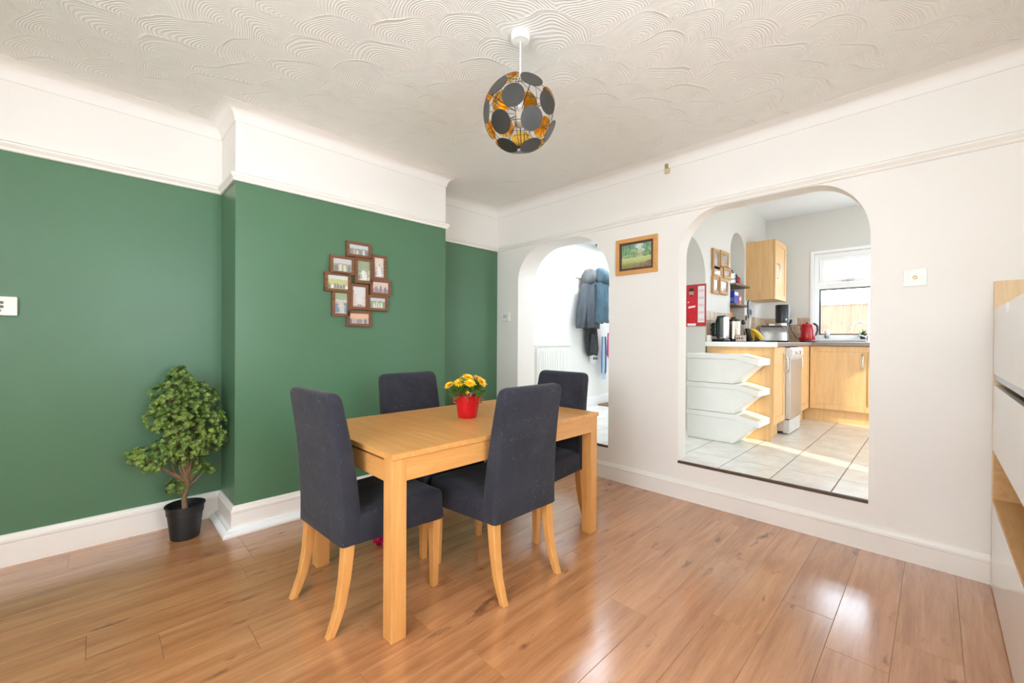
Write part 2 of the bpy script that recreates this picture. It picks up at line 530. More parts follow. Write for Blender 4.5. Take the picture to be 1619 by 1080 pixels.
def pierced_wall(axis, face, back, t0, t1, z0, z1, openings, name, mats):
    """wall slab running along t with openings (curve, sill z, niche depth or None)"""
    mb = MB()
    def P3(t, d, z):
        return (d, t, z) if axis == 'y' else (t, d, z)
    def quad(a, b, c, d):
        mb.add([a, b, c, d], [(0, 1, 2, 3)])
    edges = [t0]
    for cur, sill, nd in openings:
        edges += [cur[0][0], cur[-1][0]]
    edges.append(t1)
    for i in range(0, len(edges), 2):
        a, b = edges[i], edges[i + 1]
        if b - a < 1e-5: continue
        for d in (face, back):
            quad(P3(a, d, z0), P3(b, d, z0), P3(b, d, z1), P3(a, d, z1))
    for t in (t0, t1):
        quad(P3(t, face, z0), P3(t, back, z0), P3(t, back, z1), P3(t, face, z1))
    quad(P3(t0, face, z1), P3(t1, face, z1), P3(t1, back, z1), P3(t0, back, z1))
    quad(P3(t0, face, z0), P3(t1, face, z0), P3(t1, back, z0), P3(t0, back, z0))
    for cur, sill, nd in openings:
        a, b = cur[0][0], cur[-1][0]
        bk = back if nd is None else face + (nd if back > face else -nd)
        for d in ((face, back) if nd is None else (face,)):
            if sill > z0:
                quad(P3(a, d, z0), P3(b, d, z0), P3(b, d, sill), P3(a, d, sill))
            for (u, zu), (w, zw) in zip(cur, cur[1:]):
                quad(P3(u, d, zu), P3(w, d, zw), P3(w, d, z1), P3(u, d, z1))
        if sill > z0 or nd is not None:
            quad(P3(a, face, sill), P3(b, face, sill), P3(b, bk, sill), P3(a, bk, sill))
        for t, zt in ((cur[0]), (cur[-1])):
            quad(P3(t, face, sill), P3(t, bk, sill), P3(t, bk, zt), P3(t, face, zt))
        for (u, zu), (w, zw) in zip(cur, cur[1:]):
            quad(P3(u, face, zu), P3(w, face, zw), P3(w, bk, zw), P3(u, bk, zu))
        if nd is not None:
            for (u, zu), (w, zw) in zip(cur, cur[1:]):
                quad(P3(u, bk, sill), P3(w, bk, sill), P3(w, bk, zw), P3(u, bk, zu))
            quad(P3(a, back, z0), P3(b, back, z0), P3(b, back, z1), P3(a, back, z1))
    me = mb.build(name, mats)
    bm = bmesh.new(); bm.from_mesh(me.data)
    bmesh.ops.remove_doubles(bm, verts=bm.verts, dist=1e-5)
    bmesh.ops.recalc_face_normals(bm, faces=bm.faces)
    bm.to_mesh(me.data); bm.free()
    if all(nd is None for *_, nd in openings):
        me.data.polygons.foreach_set('use_smooth', [True] * len(me.data.polygons))
        me.data.set_sharp_from_angle(angle=R(25))
    return me

SILL = ZS - 0.018
arch_hall = arch_curve(2.050, 3.185, 2.222, 1.78, 1.87, 0.40, 0.42)
arch_kit = arch_curve(0.272, 1.420, 2.226, 1.86, 1.90, 0.30, 0.30)
wr1 = pierced_wall('y', XR, XR + 0.27, 1.70, YG, 0, ZC + 0.3, [(arch_hall, SILL, None)], 'wall_right', 'wall')
struct(wr1, 'cream wall with the rounded arch to the bright hall')
wr2 = pierced_wall('y', XR, XR + 0.14, YB - 0.2, 1.70, 0, ZC + 0.3, [(arch_kit, SILL, None)], 'wall_front', 'wall')
struct(wr2, 'cream wall with the wide rounded arch to the kitchen')

# walls behind the camera, sash window at back, side window added for light
def rect(t0, t1, z):
    return [(t0, z), (t1, z)]
wb = pierced_wall('x', YB, YB - 0.2, XL - 0.2, XR, 0, ZC + 0.1, [(rect(0.2, 1.3, 2.34), 0.92, None)], 'wall_back', 'wall')
struct(wb, 'cream wall behind the viewer with a wide window')
wl = pierced_wall('y', XL, XL - 0.2, YB, YG + 0.25, 0, ZC + 0.1, [(rect(-0.5, 1.3, 2.34), 0.92, None)], 'wall_side', 'wall')
struct(wl, 'cream side wall behind the viewer with a window opening added for light')
def sash(name, axis, d, t0, t1, z0, z1, label):
    mb = MB()
    mb.frame(t0, t1, z0, z1, 0.06, -0.03, 0.03)
    mid = (t0 + t1) / 2
    mb.box(mid - 0.03, mid + 0.03, -0.03, 0.03, z0 + 0.06, z1 - 0.06)
    mb.box(t0 + 0.06, t1 - 0.06, -0.025, 0.025, (z0 + z1) / 2 + 0.2, (z0 + z1) / 2 + 0.26)
    o = mb.build(name, 'trim_new', loc=(0, d, 0) if axis == 'x' else (d, 0, 0), rz=0 if axis == 'x' else R(90))
    g = MB().box(t0 + 0.05, t1 - 0.05, -0.004, 0.004, z0 + 0.05, z1 - 0.05).build('pane', 'glass', o)
    return struct(o, label)
sash('window_1', 'x', YB - 0.1, 0.2, 1.3, 0.92, 2.34, 'white framed window behind the viewer')
sash('window_added_side', 'y', XL - 0.1, -0.5, 1.3, 0.92, 2.34, 'white framed side window added for light behind the viewer')  # window added to throw more light on the arch wall
struct(MB().box(-1.9, 1.5, YB - 2.6, YB - 0.2, 2.42, 2.5).box(-3.0, XL - 0.2, -3.26, 1.5, 2.42, 2.5).build('sun_block_slab', 'trim_new'), 'unseen slab added to keep the sun off the windows behind the viewer')  # slabs added out of view to block the sun

struct(MB().box(XL - 0.2, XR + 0.02, YB - 0.2, YG + 0.1, ZC, ZC + 0.1).build('ceiling', 'ceiling'), 'combed swirl plaster ceiling')

# laminate floor: every plank its own piece
fl = struct(MB().box(XL - 0.2, XR + 0.05, YB - 0.2, YG + 0.2, -0.1, -0.0085).build('floor', 'gap'), 'orange-brown laminate plank floor')
random.seed(5)
PW = 0.1965
plank_mesh = {}
def plank(x0, x1, row):
    L = round(x1 - x0, 3)
    y0 = 0.11 + row * PW
    if L not in plank_mesh:
        g = 0.0005
        mb = MB()
        b = 0.0012
        w = PW
        lo, hi = -L / 2 + g, L / 2 - g
        mb.loft([[(lo, g, -0.008), (hi, g, -0.008), (hi, w - g, -0.008), (lo, w - g, -0.008)],
                 [(lo, g, -b * .5), (hi, g, -b * .5), (hi, w - g, -b * .5), (lo, w - g, -b * .5)],
                 [(lo + b, g + b, 0), (hi - b, g + b, 0), (hi - b, w - g - b, 0), (lo + b, w - g - b, 0)]], False, True)
        o = mb.build('plank', 'laminate', fl)
        plank_mesh[L] = o.data
    else:
        o = bpy.data.objects.new('plank', plank_mesh[L]); COL.objects.link(o); o.parent = fl
    o.location = ((x0 + x1) / 2, y0, 0)
known = {2: 1.985, 11: -0.021, 13: 0.637, 14: 0.637}
for row in range(-4, 18):
    if row in known:
        s = known[row]
    else:
        s = XL + 0.2 + random.random() * 1.25
    cuts = [XL]
    k = s - 1.285 * 4
    while k < XR - 0.05:
        if k > XL + 0.05: cuts.append(round(k, 3))
        k += 1.285
    cuts.append(XR + 0.02)
    for a, b in zip(cuts, cuts[1:]):
        plank(a, b, row)

# skirting, quadrant, picture rail, cove
SK = [(-0.01, 0.0), (0.022, 0.0), (0.022, 0.125), (0.026, 0.130), (0.026, 0.142), (0.018, 0.150), (0.015, 0.162), (0.008, 0.170), (-0.01, 0.170)]
struct(sweep(MB(), ROOM[:6], SK).build('baseboard_left', 'trim', smooth=30), 'tall white moulded skirting along the green wall')
SKR = [(o, z * 0.86) for o, z in SK]
struct(sweep(MB(), [(XR, YG - 0.02), (XR, -0.235)], SKR).build('baseboard_right', 'trim', smooth=30), 'cream moulded skirting under the arches')
struct(sweep(MB(), [(XR - 0.03, YB), (XL, YB), (XL, YG - 0.03)], SK).build('baseboard_back', 'trim', smooth=30), 'skirting behind the viewer')
QD = [(0.02, 0.0), (0.075, 0.0), (0.075, 0.012), (0.060, 0.026), (0.045, 0.030), (0.040, 0.040), (0.020, 0.042)]
struct(sweep(MB(), [(XC0, YG - 0.0), (XC0, YC), (XC1, YC), (XC1, YG - 0.03)], QD).build('trim_1', 'trim_new', smooth=30), 'white beading on the floor round the chimney breast')
RAIL = [(-0.01, ZRAIL), (0.012, ZRAIL), (0.016, ZRAIL + 0.006), (0.016, ZRAIL + 0.016), (0.024, ZRAIL + 0.024), (0.030, ZRAIL + 0.034), (0.030, ZRAIL + 0.044), (0.018, ZRAIL + 0.052), (-0.01, ZRAIL + 0.054)]
struct(sweep(MB(), ROOM, RAIL, True).build('trim_2', 'trim', smooth=30), 'white picture rail running round the room')
CV = [(-0.01, ZCOVE - 0.006), (0.007, ZCOVE - 0.006), (0.007, ZCOVE)]
cvr = 0.083
for k in range(9):
    a = R(90 * k / 8)
    CV.append((0.007 + cvr * (1 - math.cos(a)), ZC - 0.002 - (ZC - 0.002 - ZCOVE) * (1 - math.sin(a))))
CV += [(0.007 + cvr + 0.006, ZC - 0.002), (0.007 + cvr + 0.006, ZC + 0.01), (-0.01, ZC + 0.01)]
struct(sweep(MB(), ROOM, CV, True).build('trim_3', 'wall', smooth=40), 'plain white cove cornice')
# ------------------------------------------------------------------ kitchen and hall shell
kf = struct(MB().box(XR + 0.02, XF, -1.3, YK2, -0.1, ZS - 0.0012).build('floor_kitchen', 'grout'), 'cream tiled kitchen floor, one step up')
TS, TG = 0.3385, 0.007
tile_mesh = {}
def floor_tile(parent, mat, x0, x1, y0, y1, z):
    w, d = round(x1 - x0, 3), round(y1 - y0, 3)
    if w < 0.02 or d < 0.02: return
    key = (w, d, mat)
    if key not in tile_mesh:
        g, b = TG / 2, 0.002
        o = MB().loft([[(g, g, -0.02), (w - g, g, -0.02), (w - g, d - g, -0.02), (g, d - g, -0.02)],
                       [(g, g, -b * .6), (w - g, g, -b * .6), (w - g, d - g, -b * .6), (g, d - g, -b * .6)],
                       [(g + b, g + b, 0), (w - g - b, g + b, 0), (w - g - b, d - g - b, 0), (g + b, d - g - b, 0)]], False, True).build('tile', mat, parent)
        tile_mesh[key] = o.data
    else:
        o = bpy.data.objects.new('tile', tile_mesh[key]); COL.objects.link(o); o.parent = parent
    o.location = (x0, y0, z)
def tile_field(parent, mat, X0, X1, Y0, Y1, ox, oy, z):
    i0, i1 = math.floor((X0 - ox) / TS), math.ceil((X1 - ox) / TS)
    j0, j1 = math.floor((Y0 - oy) / TS), math.ceil((Y1 - oy) / TS)
    for i in range(i0, i1):
        for j in range(j0, j1):
            floor_tile(parent, mat, max(X0, ox + i * TS), min(X1, ox + (i + 1) * TS), max(Y0, oy + j * TS), min(Y1, oy + (j + 1) * TS), z)
tile_field(kf, 'tile', XR + 0.018, XF, -1.2, YK2, 3.282, 1.130, ZS)
hf = struct(MB().box(XR + 0.02, XF, YK2, 3.55, -0.1, ZS - 0.0012).build('floor_hall', 'grout'), 'white tiled hall floor')
tile_field(hf, 'hall_tile', XR + 0.018, XF, YK2, 3.49, 3.282, 1.130, ZS)
struct(MB().box(XR - 0.004, XR + 0.018, 0.273, 1.419, ZS - 0.016, ZS + 0.003).build('trim_4', 'dark_strip', bevel=0.002), 'thin dark strip edging the kitchen floor')
struct(MB().box(XR - 0.004, XR + 0.018, 2.051, 3.184, ZS - 0.016, ZS + 0.003).build('trim_5', 'dark_strip', bevel=0.002), 'thin dark strip edging the hall floor')

# partition between kitchen and hall: open arch, then an arched niche
arch_k2 = arch_curve(3.56, 4.492, 2.262, 1.88, 1.88, 0.44, 0.44)
niche = arch_curve(5.235, 5.760, 2.530, 2.28, 2.28, 0.26, 0.26)
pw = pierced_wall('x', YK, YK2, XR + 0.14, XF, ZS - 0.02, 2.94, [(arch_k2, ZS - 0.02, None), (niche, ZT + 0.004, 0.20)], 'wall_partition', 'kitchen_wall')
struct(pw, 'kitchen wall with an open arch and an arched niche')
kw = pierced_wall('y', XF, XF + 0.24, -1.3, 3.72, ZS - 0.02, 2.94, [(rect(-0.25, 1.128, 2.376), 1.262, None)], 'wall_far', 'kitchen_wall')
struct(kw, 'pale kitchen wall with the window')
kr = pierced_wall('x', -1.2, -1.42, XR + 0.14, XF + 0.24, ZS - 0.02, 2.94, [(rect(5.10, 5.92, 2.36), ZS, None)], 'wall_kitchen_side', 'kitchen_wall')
struct(kr, 'kitchen side wall with the open back doorway')
kc = struct(MB().box(XR + 0.14, XF + 0.24, -1.42, YK2, 2.915, 3.0).build('ceiling_kitchen', 'ceiling_flat'), 'smooth white kitchen ceiling')
struct(MB().box(XR + 0.27, XF, 3.47, 3.72, ZS - 0.02, 2.94).build('wall_hall', 'wall_white'), 'bright white hall wall with the coats')
hc = MB()
for a in ((XR + 0.25, 3.9, YK2, 3.47), (5.9, XF, YK2, 3.47), (3.9, 5.9, YK2, 2.22), (3.9, 5.9, 3.22, 3.47)):
    hc.box(a[0], a[1], a[2], a[3], 2.60, 2.72)
struct(hc.build('ceiling_hall', 'ceiling_flat'), 'white hall ceiling with a rooflight opening added for light')
rl = MB()  # unseen rooflight, added so the hall gets very bright
rl.frame(3.9, 5.9, -3.22, -2.22, 0.06, 0, 0.05)
for x in (4.57, 5.23):
    rl.box(x - 0.02, x + 0.02, 0, 0.05, -3.16, -2.28)
rlo = rl.build('window_added_roof', 'trim_new')
rlo.location = (0, 0, 2.70); rlo.rotation_euler = (R(90), 0, 0)
struct(rlo, 'unseen rooflight added to brighten the hall')
struct(sweep(MB(), [(XR + 0.27, 3.47), (XF, 3.47)], [(-0.01, ZS), (0.018, ZS), (0.018, ZS + 0.115), (0.010, ZS + 0.135), (-0.01, ZS + 0.14)]).build('baseboard_hall', 'trim_new', smooth=30), 'white skirting in the hall')
struct(MB().box(XR + 0.135, XR + 0.15, 1.42, YK, ZS, ZS + 0.07).build('baseboard_kitchen', 'trim_new', bevel=0.003), 'short white skirting inside the arch')

# wall tiles behind the worktops, each its own piece
wt_mesh = {}
def wall_tile(parent, loc, w, h, rz):
    key = (round(w, 3), round(h, 3))
    if key not in wt_mesh:
        b = 0.003
        w, h = key
        o = MB().loft([[(0.002, 0, 0.002), (w - 0.002, 0, 0.002), (w - 0.002, 0, h - 0.002), (0.002, 0, h - 0.002)],
                       [(0.002, -0.005, 0.002), (w - 0.002, -0.005, 0.002), (w - 0.002, -0.005, h - 0.002), (0.002, -0.005, h - 0.002)],
                       [(0.002 + b, -0.008, 0.002 + b), (w - 0.002 - b, -0.008, 0.002 + b), (w - 0.002 - b, -0.008, h - 0.002 - b), (0.002 + b, -0.008, h - 0.002 - b)]], False, True).build('tile', 'wall_tile', parent)
        wt_mesh[key] = o.data
    else:
        o = bpy.data.objects.new('tile', wt_mesh[key]); COL.objects.link(o); o.parent = parent
    o.location = loc; o.rotation_euler = (0, 0, rz)
TW = 0.108
for r in range(3):
    z = ZT + 0.002 + r * TW
    x = 4.500
    while x < 5.235 - 0.03:
        w = min(TW, 5.233 - x); wall_tile(pw, (x, YK, z), w, TW, 0); x += TW
    x = 5.765
    while x < XF - 0.03:
        w = min(TW, XF - 0.01 - x); wall_tile(pw, (x, YK, z), w, TW, 0); x += TW
    y = YK - 0.010
    while y > 1.128 + 0.03:
        w = min(TW, y - 1.130); wall_tile(kw, (XF, y, z), w, TW, R(-90)); y -= TW

# kitchen window with its top-hung light
w4 = MB()
WX = 0.10
w4.frame(-0.25, 1.128, 1.262, 2.376, 0.055, -0.03, 0.03)
w4.box(-0.20, 1.075, -0.03, 0.03, 1.915, 1.985)
wo = w4.build('window_4', 'trim_new', bevel=0.004, loc=(XF + WX, 0, 0), rz=R(90))
struct(wo, 'white kitchen window with a small upper light')
MB().frame(-0.19, 1.070, 1.99, 2.318, 0.045, 0.0, 0.045).build('sash', 'trim_new', wo, bevel=0.004)
s2 = MB().frame(-0.19, 1.070, 1.32, 1.912, 0.012, 0.0, 0.032).build('seal', 'black', wo)
MB().box(-0.15, 1.03, -0.006, 0.006, 2.03, 2.28).build('pane', 'glass', wo)
MB().box(-0.18, 1.06, -0.006, 0.006, 1.33, 1.905).build('pane', 'glass', wo)
hd = MB().box(0.72, 0.84, 0.045, 0.062, 1.995, 2.01).box(0.77, 0.79, 0.03, 0.06, 1.99, 2.02)
hd.build('window_handle', 'chrome', wo, bevel=0.003)
struct(MB().box(XF - 0.035, XF + 0.075, -0.28, 1.16, 1.238, 1.264).build('trim_6', 'trim_new', bevel=0.004), 'white window sill in the kitchen')
struct(MB().frame(-0.28, 1.158, 1.232, 2.406, 0.032, 0.0, 0.010).build('trim_7', 'trim_new', loc=(XF, 0, 0), rz=R(90)), 'white trim round the kitchen window')

# garden beyond the kitchen window and doorway
struct(MB().box(XF + 0.24, 16, -9, 9, -0.2, 0.1).build('ground', plain('garden_paving', C(206, 200, 190), 0.9, vary=0.1)), 'pale garden paving outside')
struct(MB().box(3.3, XF + 0.24, -9, -1.42, -0.2, 0.1).build('ground_side', plain('side_paving', C(206, 200, 190), 0.9, vary=0.1)), 'pale paving outside the back door')
fe = thing('fence', 'pale timber board fence in the garden outside the kitchen window', 'fence', (10.2, 1.0, 0.1))
bmesh_board = None
for k in range(26):
    y = -2.0 + k * 0.1465
    if bmesh_board is None:
        o = MB().box(-0.01, 0.01, -0.072, 0.072, 0.05, 1.85).build('board', 'fence', fe, bevel=0.004)
        bmesh_board = o.data
    else:
        o = bpy.data.objects.new('board', bmesh_board); COL.objects.link(o); o.parent = fe
    o.location = (0.004 * (k % 2), y, 0)
MB().box(0.01, 0.05, -2.1, 2.1, 0.35, 0.43).build('rail', 'fence', fe)
MB().box(0.01, 0.05, -2.1, 2.1, 1.45, 1.53).build('rail', 'fence', fe)
MB().box(-0.04, 0.06, -2.1, 2.1, 1.86, 1.95).build('capping', plain('grey_capping', C(150, 150, 152), 0.8), fe)
MB().box(-0.05, 0.07, 0.78, 0.90, 0, 1.9).build('post', plain('concrete_post', C(190, 186, 178), 0.9), fe, bevel=0.01)

# ------------------------------------------------------------------ dining table
TX0, TX1, TY0, TY1, TZ = 0.842, 2.308, 1.524, 2.402, 0.768
tb = thing('dining_table', 'golden oak rectangular dining table in the middle of the room', 'table', ((TX0 + TX1) / 2, (TY0 + TY1) / 2, 0))
hl, hw = (TX1 - TX0) / 2, (TY1 - TY0) / 2
for a, b in ((-hl, -hl + 0.30), (-hl + 0.3012, hl - 0.3012), (hl - 0.30, hl)):
    MB().box(a, b, -hw, hw, TZ - 0.024, TZ).build('tabletop_board', 'oak_y' if b - a < 0.5 else 'oak_y', tb, bevel=0.0015)
LW = 0.068
for sx in (-1, 1):
    for sy in (-1, 1):
        x, y = sx * (hl - 0.006 - LW / 2), sy * (hw - 0.008 - LW / 2)
        MB().box(x - LW / 2, x + LW / 2, y - LW / 2, y + LW / 2, 0, TZ - 0.0245).build('leg', 'oak_leg', tb, bevel=0.002)
for sy in (-1, 1):
    y = sy * (hw - 0.018)
    MB().box(-hl + 0.006 + LW, hl - 0.006 - LW, y - 0.011, y + 0.011, TZ - 0.120, TZ - 0.026).build('apron', 'oak', tb, bevel=0.0015)
for sx in (-1, 1):
    x = sx * (hl - 0.018)
    MB().box(x - 0.011, x + 0.011, -hw + 0.008 + LW, hw - 0.008 - LW, TZ - 0.122, TZ - 0.036).build('apron', 'oak_y', tb, bevel=0.0015)
    x2 = sx * (hl - 0.034)
    MB().box(x2 - 0.008, x2 + 0.008, -hw + 0.008 + LW, hw - 0.008 - LW, TZ - 0.060, TZ - 0.0245).build('leaf_slot_shade', 'gap', tb)  # dark bar in the slot under the top, its shadow put in as colour

# ------------------------------------------------------------------ four slip-covered chairs
def make_chair(label):
    t = thing('dining_chair', label, 'chair', (0, 0, 0), 0, 'slip-covered dining chairs')
    def xb(z):
        q = (z - 0.36) / 0.645
        return -0.060 * max(0, q) ** 1.25 + 0.012 * math.sin(math.pi * min(1, max(0, q)))
    def th(z):
        return 0.098 - 0.030 * (z - 0.36) / 0.645
    rings = []
    zs = [0.360, 0.364, 0.40, 0.46, 0.54, 0.62, 0.70, 0.78, 0.86, 0.92, 0.955]
    for i, z in enumerate(zs):
        hy = 0.226 - 0.016 * (z - 0.36) / 0.645
        e = 0.004 if i == 0 else 0
        rings.append(rr(xb(z) + e, xb(z) + th(z) - e, hy - e, hy - e, 0.022, z))
    for dz, e, ey in ((0.975, 0.001, 0.002), (0.990, 0.004, 0.008), (0.999, 0.011, 0.018), (1.004, 0.022, 0.034)):
        hy = 0.211 - ey
        rings.append([(x, y, z + 0.004 * (1 - (y / 0.2) ** 2)) for x, y, z in rr(xb(dz) + e, xb(dz) + th(dz) - e, hy, hy, max(0.008, 0.022 - e * 0.5), dz)])
    MB().loft(rings).build('backrest', 'fabric', t, smooth=50)
    s = []
    for z, e in ((0.352, 0.0), (0.356, -0.004), (0.40, 0.001), (0.445, 0.002), (0.463, 0.004), (0.474, 0.011), (0.481, 0.026), (0.485, 0.06)):
        ring = rr(0.035 + max(0, e), 0.527 - e, 0.224 - max(0, e), 0.238 - e, 0.028 - min(0.015, max(0, e) * .4), z)
        if z < 0.37:
            ring = [(x, y, q + 0.014 * math.cos(y * 13) * (1 if x > 0.1 else 0) + 0.008 * (x < 0.1)) for x, y, q in ring]
        s.append(ring)
    MB().loft(s).build('seat', 'fabric', t, smooth=50)
    for sy in (-1, 1):
        path = [(0.042, 0.40), (0.038, 0.32), (0.028, 0.22), (0.008, 0.11), (-0.022, 0.03), (-0.036, 0.0)]
        rg = []
        for x, z in path:
            h = 0.0155 + 0.0085 * z / 0.4
            hz = 0.0165 + 0.008 * z / 0.4
            y = sy * (0.196 - 0.004 * z / 0.4)
            rg.append([(x - h, y - hz, z), (x + h, y - hz, z), (x + h, y + hz, z), (x - h, y + hz, z)])
        MB().loft(rg).build('leg', 'oak_leg', t, bevel=0.003)
        rg = []
        for x, z in ((0.488, 0.372), (0.487, 0.2), (0.486, 0.0)):
            h = 0.015 + 0.010 * z / 0.4
            y = sy * 0.203
            rg.append([(x - h, y - h, z), (x + h, y - h, z), (x + h, y + h, z), (x - h, y + h, z)])
        MB().loft(rg).build('leg', 'oak_leg', t, bevel=0.003)
    return t
chA = make_chair('charcoal covered chair at the table end nearest the black-potted bush')
chA.location = (0.716, 1.945, 0); chA.rotation_euler = (0, 0, R(2.5))
dup(chA, (1.546, 1.436, 0), R(90), 'charcoal covered chair on the near long side of the table, its back turned to us')
dup(chA, (1.520, 2.508, 0), R(-90), 'charcoal covered chair tucked in on the chimney-breast side of the table')
dup(chA, (2.392, 1.900, 0), R(180), 'charcoal covered chair at the table end nearest the hall arch')

# ------------------------------------------------------------------ things on the table
fp = thing('flower_pot', 'red tin pot of yellow daisies on the dining table', 'potted flowers', (1.583, 1.965, TZ))
MB().lathe([(0.052, 0.0), (0.055, 0.004), (0.060, 0.03), (0.0605, 0.033), (0.064, 0.06), (0.0645, 0.063), (0.068, 0.09), (0.0685, 0.093), (0.072, 0.122), (0.076, 0.125), (0.076, 0.132), (0.070, 0.132), (0.066, 0.115)], seg=32, cap1=False).build('pot', 'red_pot', fp, smooth=35)
MB().lathe([(0.066, 0.113), (0.03, 0.118), (0.004, 0.119)], seg=20, cap0=False).build('soil', 'soil', fp)
for s in (-1, 1):
    a = R(-45)
    pth = [(s * math.cos(a) * r, s * math.sin(a) * r, z) for r, z in ((0.072, 0.118), (0.084, 0.114), (0.086, 0.098), (0.080, 0.088), (0.066, 0.086))]
    MB().tube(pth, 0.004, 6).build('handle', 'red_pot', fp, smooth=60)

def leaf(mb, p, d, n, L, W, fold=0.25, mi=0):
    d = Vector(d).normalized(); n = Vector(n)
    sdir = d.cross(n)
    if sdir.length < 1e-4: sdir = d.orthogonal()
    sdir.normalize(); n = sdir.cross(d)
    p = Vector(p)
    a = p + d * L * 0.45 + sdir * W * 0.5 + n * W * fold
    b = p + d * L * 0.45 - sdir * W * 0.5 + n * W * fold
    a2 = p + d * L * 0.8 + sdir * W * 0.42 + n * W * fold * 0.7
    b2 = p + d * L * 0.8 - sdir * W * 0.42 + n * W * fold * 0.7
    c = p + d * L * 0.5; t = p + d * L
    mb.add([p, a, c, b, a2, b2, t], [(0, 1, 2), (0, 2, 3), (1, 4, 6, 2), (2, 6, 5, 3)], mi)

def rdir(rng, upb=0.0):
    while True:
        v = Vector((rng.uniform(-1, 1), rng.uniform(-1, 1), rng.uniform(-1, 1)))
        if 0.1 < v.length < 1:
            v.normalize(); v.z += upb
            return v.normalized()
rng = random.Random(11)
mb = MB()
for i in range(420):
    v = rdir(rng, 0.25)
    if v.z < -0.15: v.z = abs(v.z) * 0.4
    r = rng.uniform(0.5, 1.0) ** 0.5
    p = Vector((v.x * 0.098 * r, v.y * 0.098 * r, 0.142 + v.z * 0.072 * r))
    leaf(mb, p, v + rdir(rng) * 0.6, (0, 0, 1), rng.uniform(0.022, 0.04), rng.uniform(0.012, 0.02), 0.15)
o = mb.build('foliage', 'leaf2', fp); o['kind'] = 'stuff'
mb = MB()
heads = [(-0.105, -0.02, 0.190, -0.8), (-0.045, -0.045, 0.205, -0.3), (0.005, -0.015, 0.235, 0.1), (0.022, -0.075, 0.208, 0.1), (0.085, -0.04, 0.212, 0.5), (0.055, 0.045, 0.222, 0.2), (-0.03, 0.05, 0.222, -0.1), (0.01, -0.10, 0.160, 0)]
A45 = R(-45)
for (u, w, z, lean) in heads:
    x = u * math.cos(A45) - w * math.sin(A45); y = u * math.sin(A45) + w * math.cos(A45)
    mb.tube([(x * 0.3, y * 0.3, 0.11), (x * 0.8, y * 0.8, z - 0.06), (x, y, z)], 0.002, 5)
mb.build('stems', 'leaf2', fp)
for i, (u, w, z, lean) in enumerate(heads):
    x = u * math.cos(A45) - w * math.sin(A45); y = u * math.sin(A45) + w * math.cos(A45)
    n = Vector((x * 5 + rng.uniform(-.2, .2), y * 5 - 0.35 + rng.uniform(-.2, .2), 0.8)).normalized()
    a = n.orthogonal().normalized(); b = n.cross(a)
    mb = MB()
    Lp = 0.040 if i < 7 else 0.012
    for lay in range(3):
        for k in range(14):
            an = 2 * math.pi * (k + 0.5 * lay) / 14
            d = a * math.cos(an) + b * math.sin(an) + n * (0.12 + 0.3 * lay)
            leaf(mb, n * (0.002 * lay), d, n, Lp * (1 - 0.22 * lay) * rng.uniform(0.85, 1.1), 0.0095, 0.12)
    h = mb.build('flower', 'petal', fp, loc=(x, y, z))
    MB().ball(n * 0.006, 0.008 if i < 7 else 0.007, 10, 6).build('flower_centre', 'petal_core', h, smooth=60)

nb = thing('notebook', 'thin dark notebook lying flat on the table behind the near chair', 'notebook', (2.03, 2.02, TZ), R(12))
MB().box(-0.105, 0.105, -0.075, 0.075, 0.0, 0.0025).build('cover', 'black', nb, bevel=0.001)
MB().box(-0.101, 0.103, -0.072, 0.072, 0.0025, 0.007).build('pages', 'white_plastic', nb)
MB().box(-0.105, 0.105, -0.075, 0.075, 0.007, 0.0095).build('cover', plain('grey_card', C(206, 204, 200), 0.5), nb, bevel=0.001)

ft = thing('foil_toy', 'small crumpled pink foil ball on the floor under the table', 'toy', (1.21, 2.33, 0.0))
rng = random.Random(4)
pts = MB(); pts.ball((0, 0, 0.042), 0.042, 12, 8, (0.8, 0.8, 1))
pts.v = [tuple(Vector(p) + rdir(rng) * 0.007) for p in pts.v]
zmin = min(p[2] for p in pts.v)
pts.v = [(p[0], p[1], p[2] - zmin) for p in pts.v]
pts.build('ball', plain('pink_foil', C(200, 24, 84), 0.25, 0.6, vary=0.3, scale=60), ft)
MB().tube([(0.0, 0, 0.07), (0.012, 0.004, 0.088), (0.002, 0.01, 0.10)], [0.012, 0.006, 0.014], 7).build('twist', plain('pink_foil_twist', C(206, 40, 100), 0.25, 0.6, vary=0.3, scale=60), ft)

# ------------------------------------------------------------------ pendant lamp
LX, LY = 1.444, 1.407
pl = thing('pendant_lamp', 'globe pendant lamp of dark discs with gold insides hanging from the ceiling', 'pendant lamp', (LX, LY, ZC))
MB().lathe([(0.012, -0.034), (0.040, -0.033), (0.046, -0.022), (0.046, 0.0)], seg=28).build('ceiling_rose', 'white_plastic', pl, smooth=35)
ZP = 2.310 - ZC
MB().tube([(0, 0, -0.03), (0, 0, ZP + 0.06)], 0.0035, 8).build('cord', 'white_plastic', pl, smooth=60)
M['disc_out'] = plain('grey_lacquer', C(50, 48, 46), 0.36, vary=0.08)
M['disc_in'] = plain('gold_leaf', C(255, 200, 92), 0.16, 1.0, vary=0.12, scale=20)
M['wire'] = plain('black_wire', C(26, 24, 22), 0.4)
view = Vector((LX, LY, 2.310 - 1.232)).normalized()
rgt = Vector((math.sin(yaw), -math.cos(yaw), 0))
upv = rgt.cross(view)
front = [(-.19, .46), (.315, -.09), (-.52, -.18), (.29, .84), (.735, .29), (-.60, .70), (-.95, .07), (-.35, -.78), (.31, -.77), (.85, -.42), (.03, -.985)]
dirs = []
for a, b in front:
    c = math.sqrt(max(0.0, 1 - a * a - b * b))
    dirs.append((rgt * a + upv * b - view * c).normalized())
rng = random.Random(21)
tries = 0
